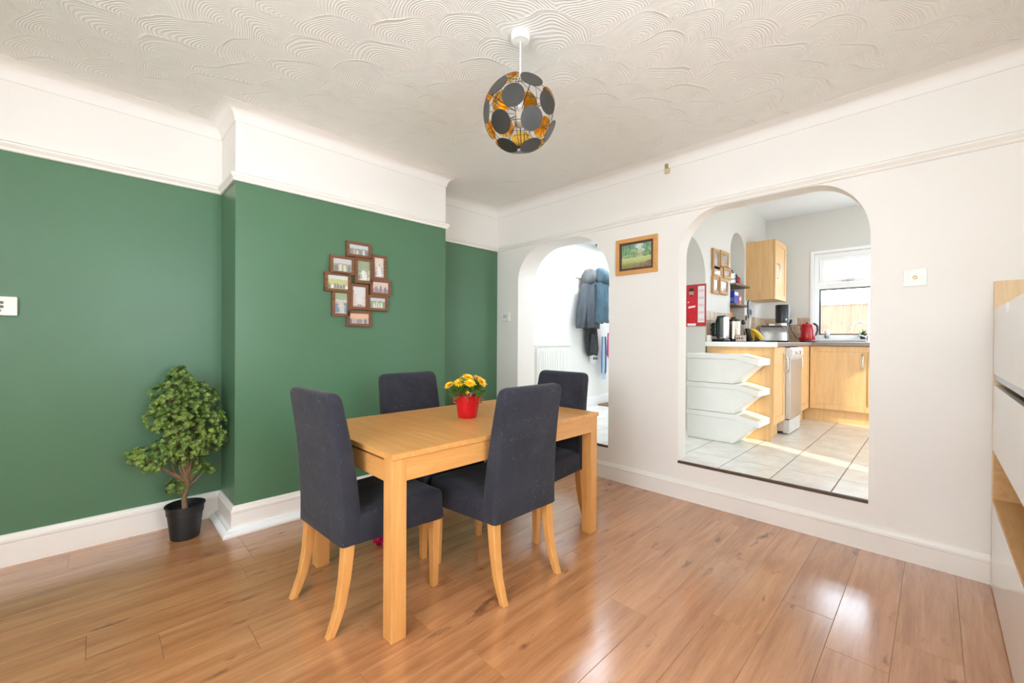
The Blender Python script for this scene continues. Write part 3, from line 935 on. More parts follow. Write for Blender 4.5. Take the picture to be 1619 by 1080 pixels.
while len(dirs) < 31 and tries < 60000:
    tries += 1
    v = rdir(rng)
    sep = 0.74 if tries < 30000 else 0.66
    if v.dot(-view) > 0.25 or v.z > 0.93: continue
    if all(v.angle(d) > sep for d in dirs):
        dirs.append(v)
RS, RD = 0.166, 0.052
for d in dirs:
    o = MB().disc((0, 0, 0), d, RD, 0.003, 26, 0, 1).build('disc', ['disc_out', 'disc_in'], pl)
    o.location = (d.x * RS, d.y * RS, ZP + d.z * RS)
wm = MB()
for d in dirs:
    p = d * 0.03
    q = d * (RS - 0.002)
    wm.tube([(p.x, p.y, p.z + ZP), (q.x, q.y, q.z + ZP)], 0.0013, 5)
for k in range(5):
    an = math.pi * k / 5
    wm.tube([(0.158 * math.sin(t) * math.cos(an), 0.158 * math.sin(t) * math.sin(an), ZP + 0.158 * math.cos(t)) for t in [2 * math.pi * j / 36 for j in range(37)]], 0.0012, 4, cap=False)
for zc in (-0.09, 0.0, 0.09):
    rad = math.sqrt(0.158 ** 2 - zc ** 2)
    wm.tube([(rad * math.cos(t), rad * math.sin(t), ZP + zc) for t in [2 * math.pi * j / 36 for j in range(37)]], 0.0012, 4, cap=False)
wm.build('wire_frame', 'wire', pl)
MB().lathe([(0.008, 0.075), (0.017, 0.07), (0.019, 0.03), (0.016, 0.026)], c=(0, 0, ZP), seg=18).build('lamp_holder', 'white_plastic', pl, smooth=40)
MB().lathe([(0.004, -0.062), (0.018, -0.058), (0.028, -0.040), (0.030, -0.025), (0.024, 0.0), (0.014, 0.028)], c=(0, 0, ZP), seg=18).build('bulb', plain('pearl_bulb', C(240, 226, 205), 0.35, vary=0.02), pl, smooth=60)

# ------------------------------------------------------------------ bush in the alcove corner
PX, PY = 0.402, 3.268
bu = thing('potted_bush', 'bushy artificial boxwood tree in a black plastic pot beside the chimney breast', 'potted plant', (PX, PY, 0))
MB().lathe([(0.070, 0.0), (0.074, 0.004), (0.090, 0.150), (0.094, 0.152), (0.097, 0.195), (0.103, 0.197), (0.103, 0.205), (0.095, 0.205), (0.088, 0.15)], seg=36, cap1=False).build('pot', 'pot_black', bu, smooth=35)
MB().lathe([(0.091, 0.165), (0.05, 0.172), (0.004, 0.174)], seg=20, cap0=False).build('soil', 'soil', bu)
blobs = [(.378, .965, .075), (.310, .88, .088), (.468, .85, .110), (.388, .74, .135), (.515, .70, .105), (.290, .74, .080), (.550, .58, .075), (.415, .56, .115), (.318, .55, .080), (.195, .535, .052), (.165, .555, .035), (.245, .485, .052), (.525, .395, .030), (.352, .315, .045), (.376, 1.02, .035), (.47, .42, .03)]
bl = [(x - PX, rng.uniform(-0.02, 0.03), z, r) for x, z, r in blobs]
rng = random.Random(3)
tw = MB()
tw.tube([(0.0, 0, 0.165), (-0.005, 0.0, 0.24), (0.012, 0.0, 0.33), (0.0, 0.0, 0.40)], [0.018, 0.015, 0.014, 0.012], 9)
def branch(a, b, r0, r1):
    a, b = Vector(a), Vector(b)
    mid = (a + b) / 2 + Vector((rng.uniform(-.02, .02), rng.uniform(-.02, .02), -0.015))
    tw.tube([tuple(a), tuple(mid), tuple(b)], [r0, (r0 + r1) / 2, r1], 6)
for x, y, z, r in bl:
    zz = 0.30 if z > 0.45 else 0.25
    branch((0.005, 0, min(zz + rng.uniform(0, .06), z)), (x * 0.9, y * 0.9, z - r * 0.1), 0.008, 0.003)
for k in range(26):
    x, y, z, r = bl[rng.randrange(12)]
    v = rdir(rng)
    branch((x * .7, y * .7, z - 0.05), (x + v.x * r, min(y + v.y * r, 0.2), z + v.z * r * 0.9), 0.003, 0.0015)
tw.build('trunk', 'bark', bu, smooth=60)
mb = MB()
tot = sum(r ** 2 for *_, r in bl)
for x, y, z, r in bl:
    cnt = int(1300 * r * r / tot) + 16
    for k in range(cnt):
        v = rdir(rng, 0.1)
        q = rng.uniform(0.35, 1.0) ** 0.4
        p = Vector((x + v.x * r * q, y + v.y * r * q * 1.05, z + v.z * r * q))
        if p.y > YG - PY - 0.02: p.y = YG - PY - 0.02
        if p.x > XC0 - PX - 0.012: p.x = XC0 - PX - 0.012
        ax = (v + Vector((0, -0.25, 0.35)) + rdir(rng) * 0.5).normalized()
        a = ax.orthogonal().normalized(); b = ax.cross(a)
        m_ = rng.randint(5, 7)
        ph = rng.uniform(0, 6.3)
        for j in range(m_):
            an = ph + 2 * math.pi * j / m_
            d = a * math.cos(an) + b * math.sin(an) + ax * rng.uniform(0.25, 0.8)
            d.normalize()
            L = rng.uniform(0.014, 0.023)
            e = p + d * L
            if e.y > YG - PY - 0.004 or e.x > XC0 - PX - 0.004: continue
            leaf(mb, p, d, ax, L, L * 0.52, 0.12)
o = mb.build('foliage', 'leaf', bu); o['kind'] = 'stuff'

# tall grass plant in the far alcove
gp = thing('grass_plant', 'tall thin-bladed grass plant in the far corner beside the chimney breast', 'potted plant', (2.53, 3.33, 0))
MB().lathe([(0.075, 0.0), (0.08, 0.004), (0.098, 0.20), (0.104, 0.203), (0.104, 0.22), (0.096, 0.22), (0.090, 0.17)], seg=28, cap1=False).build('pot', 'pot_black', gp, smooth=35)
MB().lathe([(0.093, 0.185), (0.004, 0.19)], seg=20, cap0=False).build('soil', 'soil', gp)
mb = MB()
rng = random.Random(8)
for k in range(190):
    an = rng.uniform(0, 6.28); r0 = rng.uniform(0, 0.06)
    lean = rng.uniform(0.02, 0.16); H = rng.uniform(0.45, 0.86)
    d = Vector((math.cos(an), math.sin(an), 0)); sd = Vector((-d.y, d.x, 0))
    b0 = d * r0 + Vector((0, 0, 0.18))
    w = rng.uniform(0.0016, 0.003)
    row = []
    for j in range(5):
        q = j / 4
        p = b0 + d * lean * q * q + Vector((0, 0, H * q * (1 - 0.08 * q)))
        if p.y > 3.50 - 3.33: p.y = 3.50 - 3.33
        if p.x < 2.262 - 2.53: p.x = 2.262 - 2.53
        row.append((p - sd * w * (1 - q * 0.9), p + sd * w * (1 - q * 0.9)))
    vs = [v for pr in row for v in pr]
    mb.add(vs, [(2 * j, 2 * j + 1, 2 * j + 3, 2 * j + 2) for j in range(4)])
o = mb.build('foliage', 'grass', gp); o['kind'] = 'stuff'
# ------------------------------------------------------------------ flat prints (procedural)
def print_mat(name, sky, ground, hor, n, cols, seed, hgt=0.55, floor_z=0.06):
    mt, nt, b = base(name, (1, 1, 1, 1), 0.35)
    g = N(nt, 'TexCoord').outputs['Generated']
    sp = N(nt, 'SeparateXYZ', {0: g})
    x, z = sp.outputs[0], sp.outputs[2]
    nz = N(nt, 'TexNoise', {'Vector': N(nt, 'VectorMath', {0: g, 1: (seed, seed * 2, seed)}, operation='ADD').outputs[0], 'Scale': 9.0, 'Detail': 5.0}).outputs[0]
    zn = MA(nt, 'ADD', z, MA(nt, 'MULTIPLY', MA(nt, 'SUBTRACT', nz, 0.5), 0.25))
    g2 = MIX(nt, nz, tuple(c * 0.6 for c in ground[:3]) + (1,), tuple(min(1, c * 1.3) for c in ground[:3]) + (1,))
    col = MIX(nt, MA(nt, 'GREATER_THAN', zn, hor), g2, sky)
    if n:
        nx = N(nt, 'TexNoise', {'Vector': g, 'Scale': 6.0 + seed % 3, 'Detail': 2.0}).outputs[0]
        xs = MA(nt, 'ADD', MA(nt, 'MULTIPLY', MA(nt, 'ADD', MA(nt, 'MULTIPLY', x, 0.9), 0.05), float(n)), MA(nt, 'MULTIPLY', nx, 0.9))
        idx = MA(nt, 'FLOOR', xs)
        fx = MA(nt, 'ABSOLUTE', MA(nt, 'SUBTRACT', MA(nt, 'FRACT', xs), 0.5))
        wn = N(nt, 'TexWhiteNoise', {'W': MA(nt, 'ADD', idx, seed)}, noise_dimensions='1D')
        rnd = wn.outputs[0]
        top = MA(nt, 'MULTIPLY', MA(nt, 'ADD', 0.82, MA(nt, 'MULTIPLY', rnd, 0.25)), hgt)
        body = MA(nt, 'MULTIPLY', MA(nt, 'LESS_THAN', fx, MA(nt, 'SUBTRACT', 0.40, MA(nt, 'MULTIPLY', z, 0.25))), MA(nt, 'MULTIPLY', MA(nt, 'LESS_THAN', z, top), MA(nt, 'GREATER_THAN', z, floor_z)))
        hz = MA(nt, 'DIVIDE', MA(nt, 'SUBTRACT', MA(nt, 'SUBTRACT', z, top), 0.05), 0.06)
        hx = MA(nt, 'DIVIDE', fx, 0.20)
        head = MA(nt, 'LESS_THAN', MA(nt, 'ADD', MA(nt, 'MULTIPLY', hz, hz), MA(nt, 'MULTIPLY', hx, hx)), 1.0)
        k = len(cols)
        cr = ramp(nt, N(nt, 'TexWhiteNoise', {'W': MA(nt, 'ADD', idx, seed + 7.3)}, noise_dimensions='1D').outputs[0], [(i / k, c) for i, c in enumerate(cols)], 'CONSTANT')
        col = MIX(nt, body, col, cr)
        col = MIX(nt, head, col, C(186, 140, 116))
    fine = N(nt, 'TexNoise', {'Vector': g, 'Scale': 22.0, 'Detail': 4.0}).outputs[0]
    col = MIX(nt, 0.55, col, ramp(nt, fine, [(0.35, (0.25, 0.25, 0.25, 1)), (0.65, (1, 1, 1, 1))]), 'MULTIPLY')
    col = MIX(nt, 0.18, col, (1, 1, 1, 1))
    nt.links.new(col, b.inputs['Base Color'])
    return mt
NAVY, CRM, PINK, GRY, WHT = C(52, 62, 88), C(226, 214, 200), C(206, 160, 150), C(96, 100, 108), C(240, 236, 230)

# ------------------------------------------------------------------ collage of ten photographs on the chimney breast
CX0, CZ0 = 1.435, 1.645
cg = thing('photo_collage', 'cluster of ten brown wooden photo frames joined on the green chimney breast', 'photo frame', (CX0, YC, CZ0))
FR = [(1.337, 1.531, 1.851, 1.967, C(198, 206, 210), C(120, 130, 84), .62, 7, [CRM, PINK, GRY, NAVY], .5),
      (1.215, 1.396, 1.708, 1.845, C(206, 206, 204), C(140, 150, 82), .6, 5, [NAVY, WHT, GRY, CRM], .55),
      (1.396, 1.536, 1.656, 1.848, C(120, 146, 78), C(150, 166, 90), .45, 2, [NAVY, WHT], .62),
      (1.536, 1.659, 1.698, 1.893, C(226, 206, 186), C(196, 170, 150), .5, 2, [GRY, WHT], .66),
      (1.177, 1.368, 1.577, 1.718, C(216, 220, 216), C(196, 196, 70), .72, 8, [NAVY, NAVY, GRY, WHT], .36),
      (1.519, 1.694, 1.574, 1.700, C(226, 196, 180), C(206, 130, 110), .4, 4, [GRY, WHT, CRM, NAVY], .6),
      (1.231, 1.365, 1.398, 1.593, C(128, 148, 70), C(206, 198, 180), .66, 1, [C(70, 96, 130)], .5),
      (1.362, 1.506, 1.454, 1.649, C(222, 220, 218), C(150, 110, 86), .14, 1, [C(224, 196, 170)], .66),
      (1.498, 1.667, 1.453, 1.574, C(200, 206, 208), C(120, 160, 70), .7, 7, [GRY, NAVY, WHT, CRM], .6),
      (1.341, 1.536, 1.326, 1.446, C(236, 172, 116), C(110, 100, 104), .45, 9, [NAVY, GRY, PINK, NAVY], .5)]
for i, (x0, x1, z0, z1, sky, gr, hor, n, cols, hg) in enumerate(FR):
    dy = -0.014 - 0.006 * (i % 3)
    cx, cz = (x0 + x1) / 2 - CX0, (z0 + z1) / 2 - CZ0
    hx, hz = (x1 - x0) / 2, (z1 - z0) / 2
    o = MB().frame(-hx, hx, -hz, hz, 0.021, dy - 0.012, 0.0).build('photo_frame', 'walnut', cg, bevel=0.002, loc=(cx, 0, cz))
    MB().box(-hx + 0.019, hx - 0.019, dy - 0.003, -0.001, -hz + 0.019, hz - 0.019).build('photo', print_mat('photo_print', sky, gr, hor, n, cols, 3.1 * i + 1, hg), o)

# painting between the arches
pt = thing('framed_painting', 'small landscape painting in a wide oak frame between the two arches', 'picture', (XR, 1.783, 1.948), R(-90))
hx, hz = 0.190, 0.153
MB().frame(-hx, hx, -hz, hz, 0.034, -0.022, 0.0).build('frame', 'frame_oak', pt, bevel=0.002)
MB().frame(-hx + 0.034, hx - 0.034, -hz + 0.034, hz - 0.034, 0.019, -0.016, 0.0).build('mount', plain('dark_brown_mount', C(92, 64, 52), 0.5), pt)
def painting():
    mt, nt, b = base('landscape_painting', (1, 1, 1, 1), 0.5)
    g = N(nt, 'TexCoord').outputs['Generated']
    sp = N(nt, 'SeparateXYZ', {0: g}); x, z = sp.outputs[0], sp.outputs[2]
    n1 = N(nt, 'TexNoise', {'Vector': g, 'Scale': 6.0, 'Detail': 7.0, 'Roughness': 0.7}).outputs[0]
    n2 = N(nt, 'TexNoise', {'Vector': N(nt, 'VectorMath', {0: g, 1: (2.5, 1, 1)}, operation='MULTIPLY').outputs[0], 'Scale': 5.0, 'Detail': 6.0}).outputs[0]
    nn = MA(nt, 'MULTIPLY', MA(nt, 'SUBTRACT', n1, 0.5), 0.22)
    zz = MA(nt, 'ADD', z, nn)
    col = ramp(nt, zz, [(0.06, C(150, 136, 96)), (0.16, C(146, 150, 84)), (0.26, C(182, 192, 122)), (0.44, C(200, 206, 146)), (0.56, C(186, 160, 122)), (0.66, C(196, 206, 190)), (0.9, C(218, 226, 226))])
    # leafy masses at both sides, a gap of sky and red earth between them
    lf = MA(nt, 'SUBTRACT', 0.62, MA(nt, 'MULTIPLY', x, 1.0))
    rg_ = MA(nt, 'SUBTRACT', MA(nt, 'MULTIPLY', x, 1.6), 1.02)
    mass = MA(nt, 'ADD', MA(nt, 'MAXIMUM', lf, rg_), MA(nt, 'MULTIPLY', MA(nt, 'SUBTRACT', n2, 0.5), 1.3))
    trees = MA(nt, 'MULTIPLY', MA(nt, 'GREATER_THAN', mass, 0.08), MA(nt, 'GREATER_THAN', zz, 0.46))
    col = MIX(nt, MA(nt, 'MULTIPLY', trees, 0.9), col, ramp(nt, n2, [(0.32, C(62, 104, 80)), (0.5, C(108, 154, 104)), (0.66, C(178, 202, 150))]))
    path = MA(nt, 'LESS_THAN', MA(nt, 'ADD', zz, MA(nt, 'MULTIPLY', x, -0.28)), 0.0)
    col = MIX(nt, path, col, ramp(nt, n1, [(0.4, C(132, 108, 88)), (0.6, C(168, 142, 114))]))
    nt.links.new(col, b.inputs['Base Color'])
    return mt
MB().box(-hx + 0.051, hx - 0.051, -0.008, 0.0, -hz + 0.051, hz - 0.051).build('canvas', painting(), pt)

# small fittings on the walls
th = thing('thermostat', 'small white thermostat box on the cream wall beside the hall arch', 'thermostat', (XR, 3.356, 1.483), R(-90))
MB().box(-0.056, 0.056, -0.028, 0, -0.047, 0.047).build('case', 'white_plastic', th, bevel=0.006)
MB().box(-0.030, 0.020, -0.031, -0.028, -0.012, 0.022).build('display', plain('grey_display', C(200, 202, 200), 0.3), th)
so = thing('aerial_socket', 'white aerial socket plate with a brass centre on the wall by the kitchen arch', 'socket', (XR, 0.081, 1.592), R(-90))
MB().box(-0.049, 0.049, -0.008, 0, -0.048, 0.048).build('plate', 'white_plastic', so, bevel=0.003)
def stud(parent, x, z, r, mat, name, y=-0.008, l=0.006):
    o = MB().lathe([(r, 0), (r, l), (r * 0.7, l + 0.001)], seg=14).build(name, mat, parent, smooth=35)
    o.location = (x, y, z); o.rotation_euler = (R(90), 0, 0)
    return o
stud(so, 0, 0, 0.009, plain('brass', C(176, 150, 100), 0.3, 1.0), 'coax_outlet', l=0.010)
stud(so, -0.030, 0.0, 0.004, 'steel', 'screw', l=0.001); stud(so, 0.030, 0.0, 0.004, 'steel', 'screw', l=0.001)
hook = thing('cornice_hook', 'tiny brass clip fixed on the cornice line above the painting', 'hook', (XR - 0.002, 1.515, 2.607), R(-90))
MB().box(-0.018, 0.018, -0.022, 0.0, -0.040, 0.0).build('plate', plain('aged_brass', C(214, 194, 150), 0.45, 0.2), hook, bevel=0.003)
MB().box(-0.012, 0.012, -0.034, -0.018, -0.004, 0.030).build('clip', plain('dark_brass', C(160, 144, 110), 0.45, 0.2), hook, bevel=0.003)
pn = thing('control_panel', 'cream heating control panel on the green wall at the picture edge', 'control panel', (-0.345, YG, 1.396))
MB().box(-0.052, 0.052, -0.026, 0.0, -0.051, 0.051).build('case', 'trim', pn, bevel=0.004)
M['panel_mark'] = plain('grey_marking', C(120, 112, 104), 0.5)
stud(pn, -0.003, 0.018, 0.008, 'panel_mark', 'dial', y=-0.026, l=0.003)
stud(pn, -0.003, -0.004, 0.008, 'panel_mark', 'dial', y=-0.026, l=0.003)
MB().box(-0.030, -0.004, -0.028, -0.026, -0.030, -0.020).build('label_strip', 'panel_mark', pn)

# ------------------------------------------------------------------ tall white sideboard against the wall behind the viewer
YS = -0.208
sb = thing('sideboard', 'tall white gloss and oak sideboard unit standing against the cream wall', 'sideboard', (2.30, YS, 0))
x0, x1 = -0.95, 0.925
MB().box(x1 - 0.028, x1, -0.43, 0, 0, 1.54).build('side_panel', 'pale_oak', sb, bevel=0.002)
MB().box(x0, x0 + 0.028, -0.43, 0, 0, 1.40).build('side_panel', 'pale_oak', sb, bevel=0.002)
MB().box(x0, x1, -0.445, -0.43, 0, 1.54).build('back_panel', 'pale_oak', sb)
a, b = x0 + 0.028, x1 - 0.029
MB().box(a, b, -0.43, -0.03, 1.386, 1.402).build('shelf', 'pale_oak', sb, bevel=0.001)
n0, n1 = 0.290, 0.372
uf = MB().box(a, n0, -0.02, 0, 1.076, 1.398).box(n1, b, -0.02, 0, 1.076, 1.398).box(n0, n1, -0.02, 0, 1.076, 1.352)
uf.build('drawer_front', 'white_gloss', sb)
MB().box(n0 - 0.01, n1 + 0.01, -0.05, -0.024, 1.34, 1.386).build('recess_shade', 'gap', sb)  # dark block behind the notch, the recess shade put in as colour
MB().box(a, b, -0.022, -0.004, 1.048, 1.074).build('drawer_rail', plain('blue_grey_metal', C(186, 198, 204), 0.25, 0.3), sb)
MB().box(a, b, -0.40, -0.06, 1.0, 1.05).build('drawer_gap_shade', 'gap', sb)  # dark block in the drawer gap, interior shade put in as colour
MB().box(a, b, -0.02, 0, 0.695, 1.020).build('drawer_front', 'white_gloss', sb, bevel=0.0015)
MB().box(a, b, -0.43, -0.012, 0.675, 0.694).build('shelf', 'shelf_oak', sb)
MB().box(a, b, -0.43, -0.002, 0.430, 0.450).build('shelf', 'shelf_oak', sb)
MB().box(b - 0.012, b, -0.43, -0.004, 0.450, 0.675).build('niche_lining', 'shelf_oak', sb)
MB().box(-0.03, -0.012, -0.43, -0.02, 0.450, 0.675).build('divider', 'shelf_oak', sb)
MB().box(a, b, -0.02, 0, 0.012, 0.428).build('door', 'white_gloss', sb, bevel=0.0015)
MB().box(a, b, -0.40, -0.03, 0.0, 0.012).build('plinth', 'white_plastic', sb)

# ------------------------------------------------------------------ kitchen furniture
YFN = 1.062                                   # fronts of the run along the partition
XFN = 6.080                                   # fronts under the window
def shaker(mb, w, h, t=0.020, fr=0.062):
    mb.frame(0, w, 0, h, fr, -t, 0)
    mb.box(fr - 0.002, w - fr + 0.002, -t + 0.008, 0, fr - 0.002, h - fr + 0.002)
    return mb
def bow_handle(name, parent, loc, L=0.17):
    p = [(0, 0, -L / 2), (0, -0.020, -L / 2 + 0.004), (0, -0.032, -L / 4), (0, -0.034, 0), (0, -0.032, L / 4), (0, -0.020, L / 2 - 0.004), (0, 0, L / 2)]
    return MB().tube(p, 0.006, 8).build(name, 'steel', parent, smooth=60, loc=loc)
def base_unit(label, loc, rz, w, depth, handle_x, end=False, corner=False):
    t = thing('base_cabinet', label, 'cabinet', loc, rz, 'beech kitchen base cabinets')
    top = ZT - 0.041 - ZS
    MB().box(0, w, 0.0, depth, 0.145, top).build('carcass', 'beech', t)
    if end:
        MB().box(-0.020, 0, -0.001, depth, 0.0, top).build('end_panel', 'beech', t, bevel=0.002)
    MB().box(-0.085 if corner else 0, w, 0.045, 0.06, 0.0, 0.145).build('plinth', 'beech', t)
    d = shaker(MB(), w - 0.006, top - 0.155).build('door', 'beech', t, bevel=0.003, loc=(0.003, 0, 0.150))
    bow_handle('handle', d, (handle_x - 0.003, -0.020, top - 0.155 - 0.17))
    return t
base_unit('narrow beech base cabinet beside the silver dishwasher, end panel behind the white bins', (4.535, YFN + 0.020, ZS), 0, 0.415, YK - YFN - 0.03, 0.36, True)
base_unit('beech base cabinet between the dishwasher and the corner', (5.455, YFN + 0.020, ZS), 0, 0.644, YK - YFN - 0.03, 0.08)
base_unit('beech base cabinet under the sink and window', (XFN + 0.020, 1.056, ZS), R(-90), 0.600, XF - XFN - 0.03, 0.492, corner=True)
base_unit('beech base cabinet right of the sink cabinet, mostly behind the arch', (XFN + 0.020, 0.452, ZS), R(-90), 0.600, XF - XFN - 0.03, 0.108)
base_unit('beech base cabinet furthest along the window wall, behind the arch', (XFN + 0.020, -0.152, ZS), R(-90), 0.600, XF - XFN - 0.03, 0.108)

dw = thing('dishwasher', 'slim silver dishwasher under the kitchen worktop', 'dishwasher', (4.958, YFN, ZS))
W = 0.492; top = ZT - 0.045 - ZS
MB().box(0.004, W - 0.004, 0.02, 0.58, 0.03, top - 0.005).build('body', 'silver', dw)
MB().box(0.0, W, -0.042, 0.018, 0.155, top - 0.125).build('door', plain('satin_steel_door', C(188, 187, 184), 0.34, 0.75, vary=0.03), dw, bevel=0.006)
cp = MB()
cp.prism([(0.018, top - 0.123), (-0.042, top - 0.123), (-0.060, top - 0.085), (-0.056, top - 0.03), (-0.036, top - 0.008), (0.018, top - 0.004)][::-1], 'x', 0.0, W)
cpo = cp.build('control_panel', plain('pale_silver_panel', C(214, 214, 214), 0.3, 0.3), dw, bevel=0.004)
for i, bx in enumerate((0.10, 0.16, 0.30)):
    o = stud(cpo, bx, top - 0.062, 0.020 if i == 2 else 0.012, 'chrome', 'knob', y=-0.058, l=0.012)
MB().box(0.004, W - 0.004, -0.034, 0.02, 0.012, 0.148).build('kick_panel', plain('pale_kick_panel', C(196, 194, 188), 0.4), dw, bevel=0.004)

wtp = thing('worktop', 'grey-brown kitchen worktop running round the corner with a white end strip', 'worktop', (4.50, YFN, ZT))
mb = MB().box(0.0, XF - 4.50 - 0.002, -0.030, YK - YFN - 0.009, -0.040, 0.0)
mb.build('slab', 'worktop', wtp, bevel=0.004)
MB().box(XFN - 0.030 - 4.50, XF - 4.50 - 0.002, -1.80, -0.0305, -0.040, 0.0).build('slab', 'worktop', wtp, bevel=0.004)
MB().box(-0.012, -0.0005, -0.032, YK - YFN - 0.002, -0.045, 0.003).build('end_strip', 'white_plastic', wtp, bevel=0.002)
for y in (0.16, 0.42):
    MB().box(-0.0135, -0.012, y - 0.004, y + 0.004, -0.022, -0.014).build('screw_head', 'steel', wtp)

sk = thing('sink', 'stainless steel sink with drainer set in the worktop under the window', 'sink', (6.40, 0.50, ZT + 0.0008))
MB().box(-0.23, 0.23, -0.45, 0.51, 0.0, 0.006).build('drainer', 'steel', sk, bevel=0.002)
MB().frame(-0.20, 0.20, -0.02, 0.38, 0.012, 0, 0.010).build('bowl_rim', 'chrome', sk).rotation_euler = (R(90), 0, 0)
MB().box(-0.19, 0.19, -0.36, 0.0, 0.0065, 0.0075).build('bowl_shade_plate', plain('shaded_bowl', C(150, 152, 154), 0.3, 1.0), sk)  # flat plate, the hollow's shade put into its darker steel
tp = thing('mixer_tap', 'chrome swan-neck mixer tap standing at the sink', 'tap', (6.56, 0.562, ZT + 0.007))
MB().lathe([(0.026, 0), (0.026, 0.01), (0.018, 0.018), (0.016, 0.07), (0.012, 0.08)], seg=18).build('body', 'chrome', tp, smooth=40)
pth = [(0, 0, 0.07)] + [(0, 0, 0.10 + 0.02 * k) for k in range(3)] + [(-0.02 * k / 8, 0.080 - 0.080 * math.cos(math.pi * k / 8), 0.16 + 0.080 * math.sin(math.pi * k / 8)) for k in range(1, 9)] + [(-0.02, 0.163, 0.13)]
MB().tube(pth, 0.0085, 10).build('spout', 'chrome', tp, smooth=60)
for s in (-1, 1):
    MB().tube([(0, s * 0.012, 0.055), (-0.01, s * 0.035, 0.066), (-0.03, s * 0.075, 0.082)], [0.010, 0.008, 0.006], 8).build('lever', 'chrome', tp, smooth=60)
sp_ = thing('sill_plant', 'tiny green succulent in a dark pot on the kitchen window sill', 'potted plant', (6.70, 0.625, 1.2645))
MB().lathe([(0.022, 0), (0.03, 0.05), (0.033, 0.052), (0.033, 0.058), (0.025, 0.058)], seg=16).build('pot', 'pot_black', sp_, smooth=35)
mb = MB(); rng = random.Random(2)
for k in range(26):
    leaf(mb, (0, 0, 0.055), rdir(rng, 0.9), (0, 0, 1), rng.uniform(0.04, 0.085), 0.018, 0.2)
mb.build('leaves', 'leaf2', sp_)
jr = thing('glass_jar', 'small clear glass ornament on the window sill behind the red kettle', 'jar', (6.69, 0.985, 1.2645))
MB().lathe([(0.022, 0), (0.032, 0.01), (0.034, 0.06), (0.024, 0.085), (0.024, 0.095)], seg=18).build('body', 'jar_glass', jr, smooth=50)
MB().lathe([(0.026, 0.095), (0.026, 0.112), (0.012, 0.118), (0.010, 0.128)], seg=18).build('lid', 'chrome', jr, smooth=40)
MB().lathe([(0.018, 0.006), (0.024, 0.03), (0.020, 0.05)], seg=12).build('contents', plain('grey_pebbles', C(130, 132, 130), 0.6, vary=0.3, scale=80), jr)

wc = thing('wall_cabinet', 'beech wall cabinet hung on the kitchen partition above the toaster', 'cabinet', (5.800, YK, 1.742))
WW, WD, WH = 0.52, 0.325, 0.722
MB().box(0, WW, -WD + 0.022, 0, 0, WH).build('carcass', 'beech', wc, bevel=0.002)
d = shaker(MB(), WW, WH, 0.020, 0.065).build('door', 'beech', wc, bevel=0.003, loc=(0, -WD + 0.020, 0))
bow_handle('handle', d, (0.07, -0.020, WH * 0.47), 0.18)

# ------------------------------------------------------------------ stacked white recycling bins
M['bin_white'] = plain('milky_bin_plastic', C(234, 234, 228), 0.4, vary=0.02)
def bin_thing(z, label):
    t = thing('recycling_bin', label, 'bin', (4.150, 1.72, z), 0, 'stacked white recycling bins')
    Wb = 0.345
    h = 0.272
    def sec(y_z):
        return y_z
    prof = [(0.0, 0.0), (-0.425, 0.0), (-0.590, 0.172), (-0.590, 0.190), (-0.436, h - 0.046), (0.0, h - 0.046)]
    rg = []
    for x in (0.0, Wb):
        rg.append([(x, y, zz) for y, zz in prof])
    MB().loft(rg).build('body', 'bin_white', t, bevel=0.008)
    lid = MB().box(-0.006, Wb + 0.006, -0.442, 0.004, h - 0.046, h)
    lid.build('rim', 'bin_white', t, bevel=0.005)
    p0, p1 = Vector((0, -0.437, h)), Vector((0, -0.632, h - 0.046))
    ch = MB()
    outer = [(-0.437, h - 0.050), (-0.437, h), (-0.632, h - 0.044), (-0.632, h - 0.098)]
    for xa, xb in ((-0.006, 0.012), (Wb - 0.012, Wb + 0.006)):
        ch.loft([[(xa, y, zz) for y, zz in outer], [(xb, y, zz) for y, zz in outer]])
    ch.loft([[(0.012, y, zz) for y, zz in ((-0.437, h - 0.050), (-0.437, h - 0.014), (-0.632, h - 0.058), (-0.632, h - 0.098))], [(Wb - 0.012, y, zz) for y, zz in ((-0.437, h - 0.050), (-0.437, h - 0.014), (-0.632, h - 0.058), (-0.632, h - 0.098))]])
    ch.loft([[(x, y, zz) for y, zz in ((-0.612, h - 0.058), (-0.612, h - 0.040), (-0.632, h - 0.044), (-0.632, h - 0.062))] for x in (0.012, Wb - 0.012)])
    ch.build('flap', 'bin_white', t, bevel=0.003)
    MB().loft([[(x, y, zz) for y, zz in ((-0.455, h - 0.0165), (-0.455, h - 0.0145), (-0.600, h - 0.0475), (-0.600, h - 0.0495))] for x in (0.035, Wb - 0.035)]).build('flap_window', plain('frosted_flap', C(206, 203, 190), 0.4), t)
    return t
bin_thing(ZS, 'white plastic recycling bin at the bottom of the stack in the kitchen')
bin_thing(ZS + 0.2745, 'white plastic recycling bin in the middle of the stack in the kitchen')
bin_thing(ZS + 0.549, 'white plastic recycling bin on top of the stack in the kitchen')

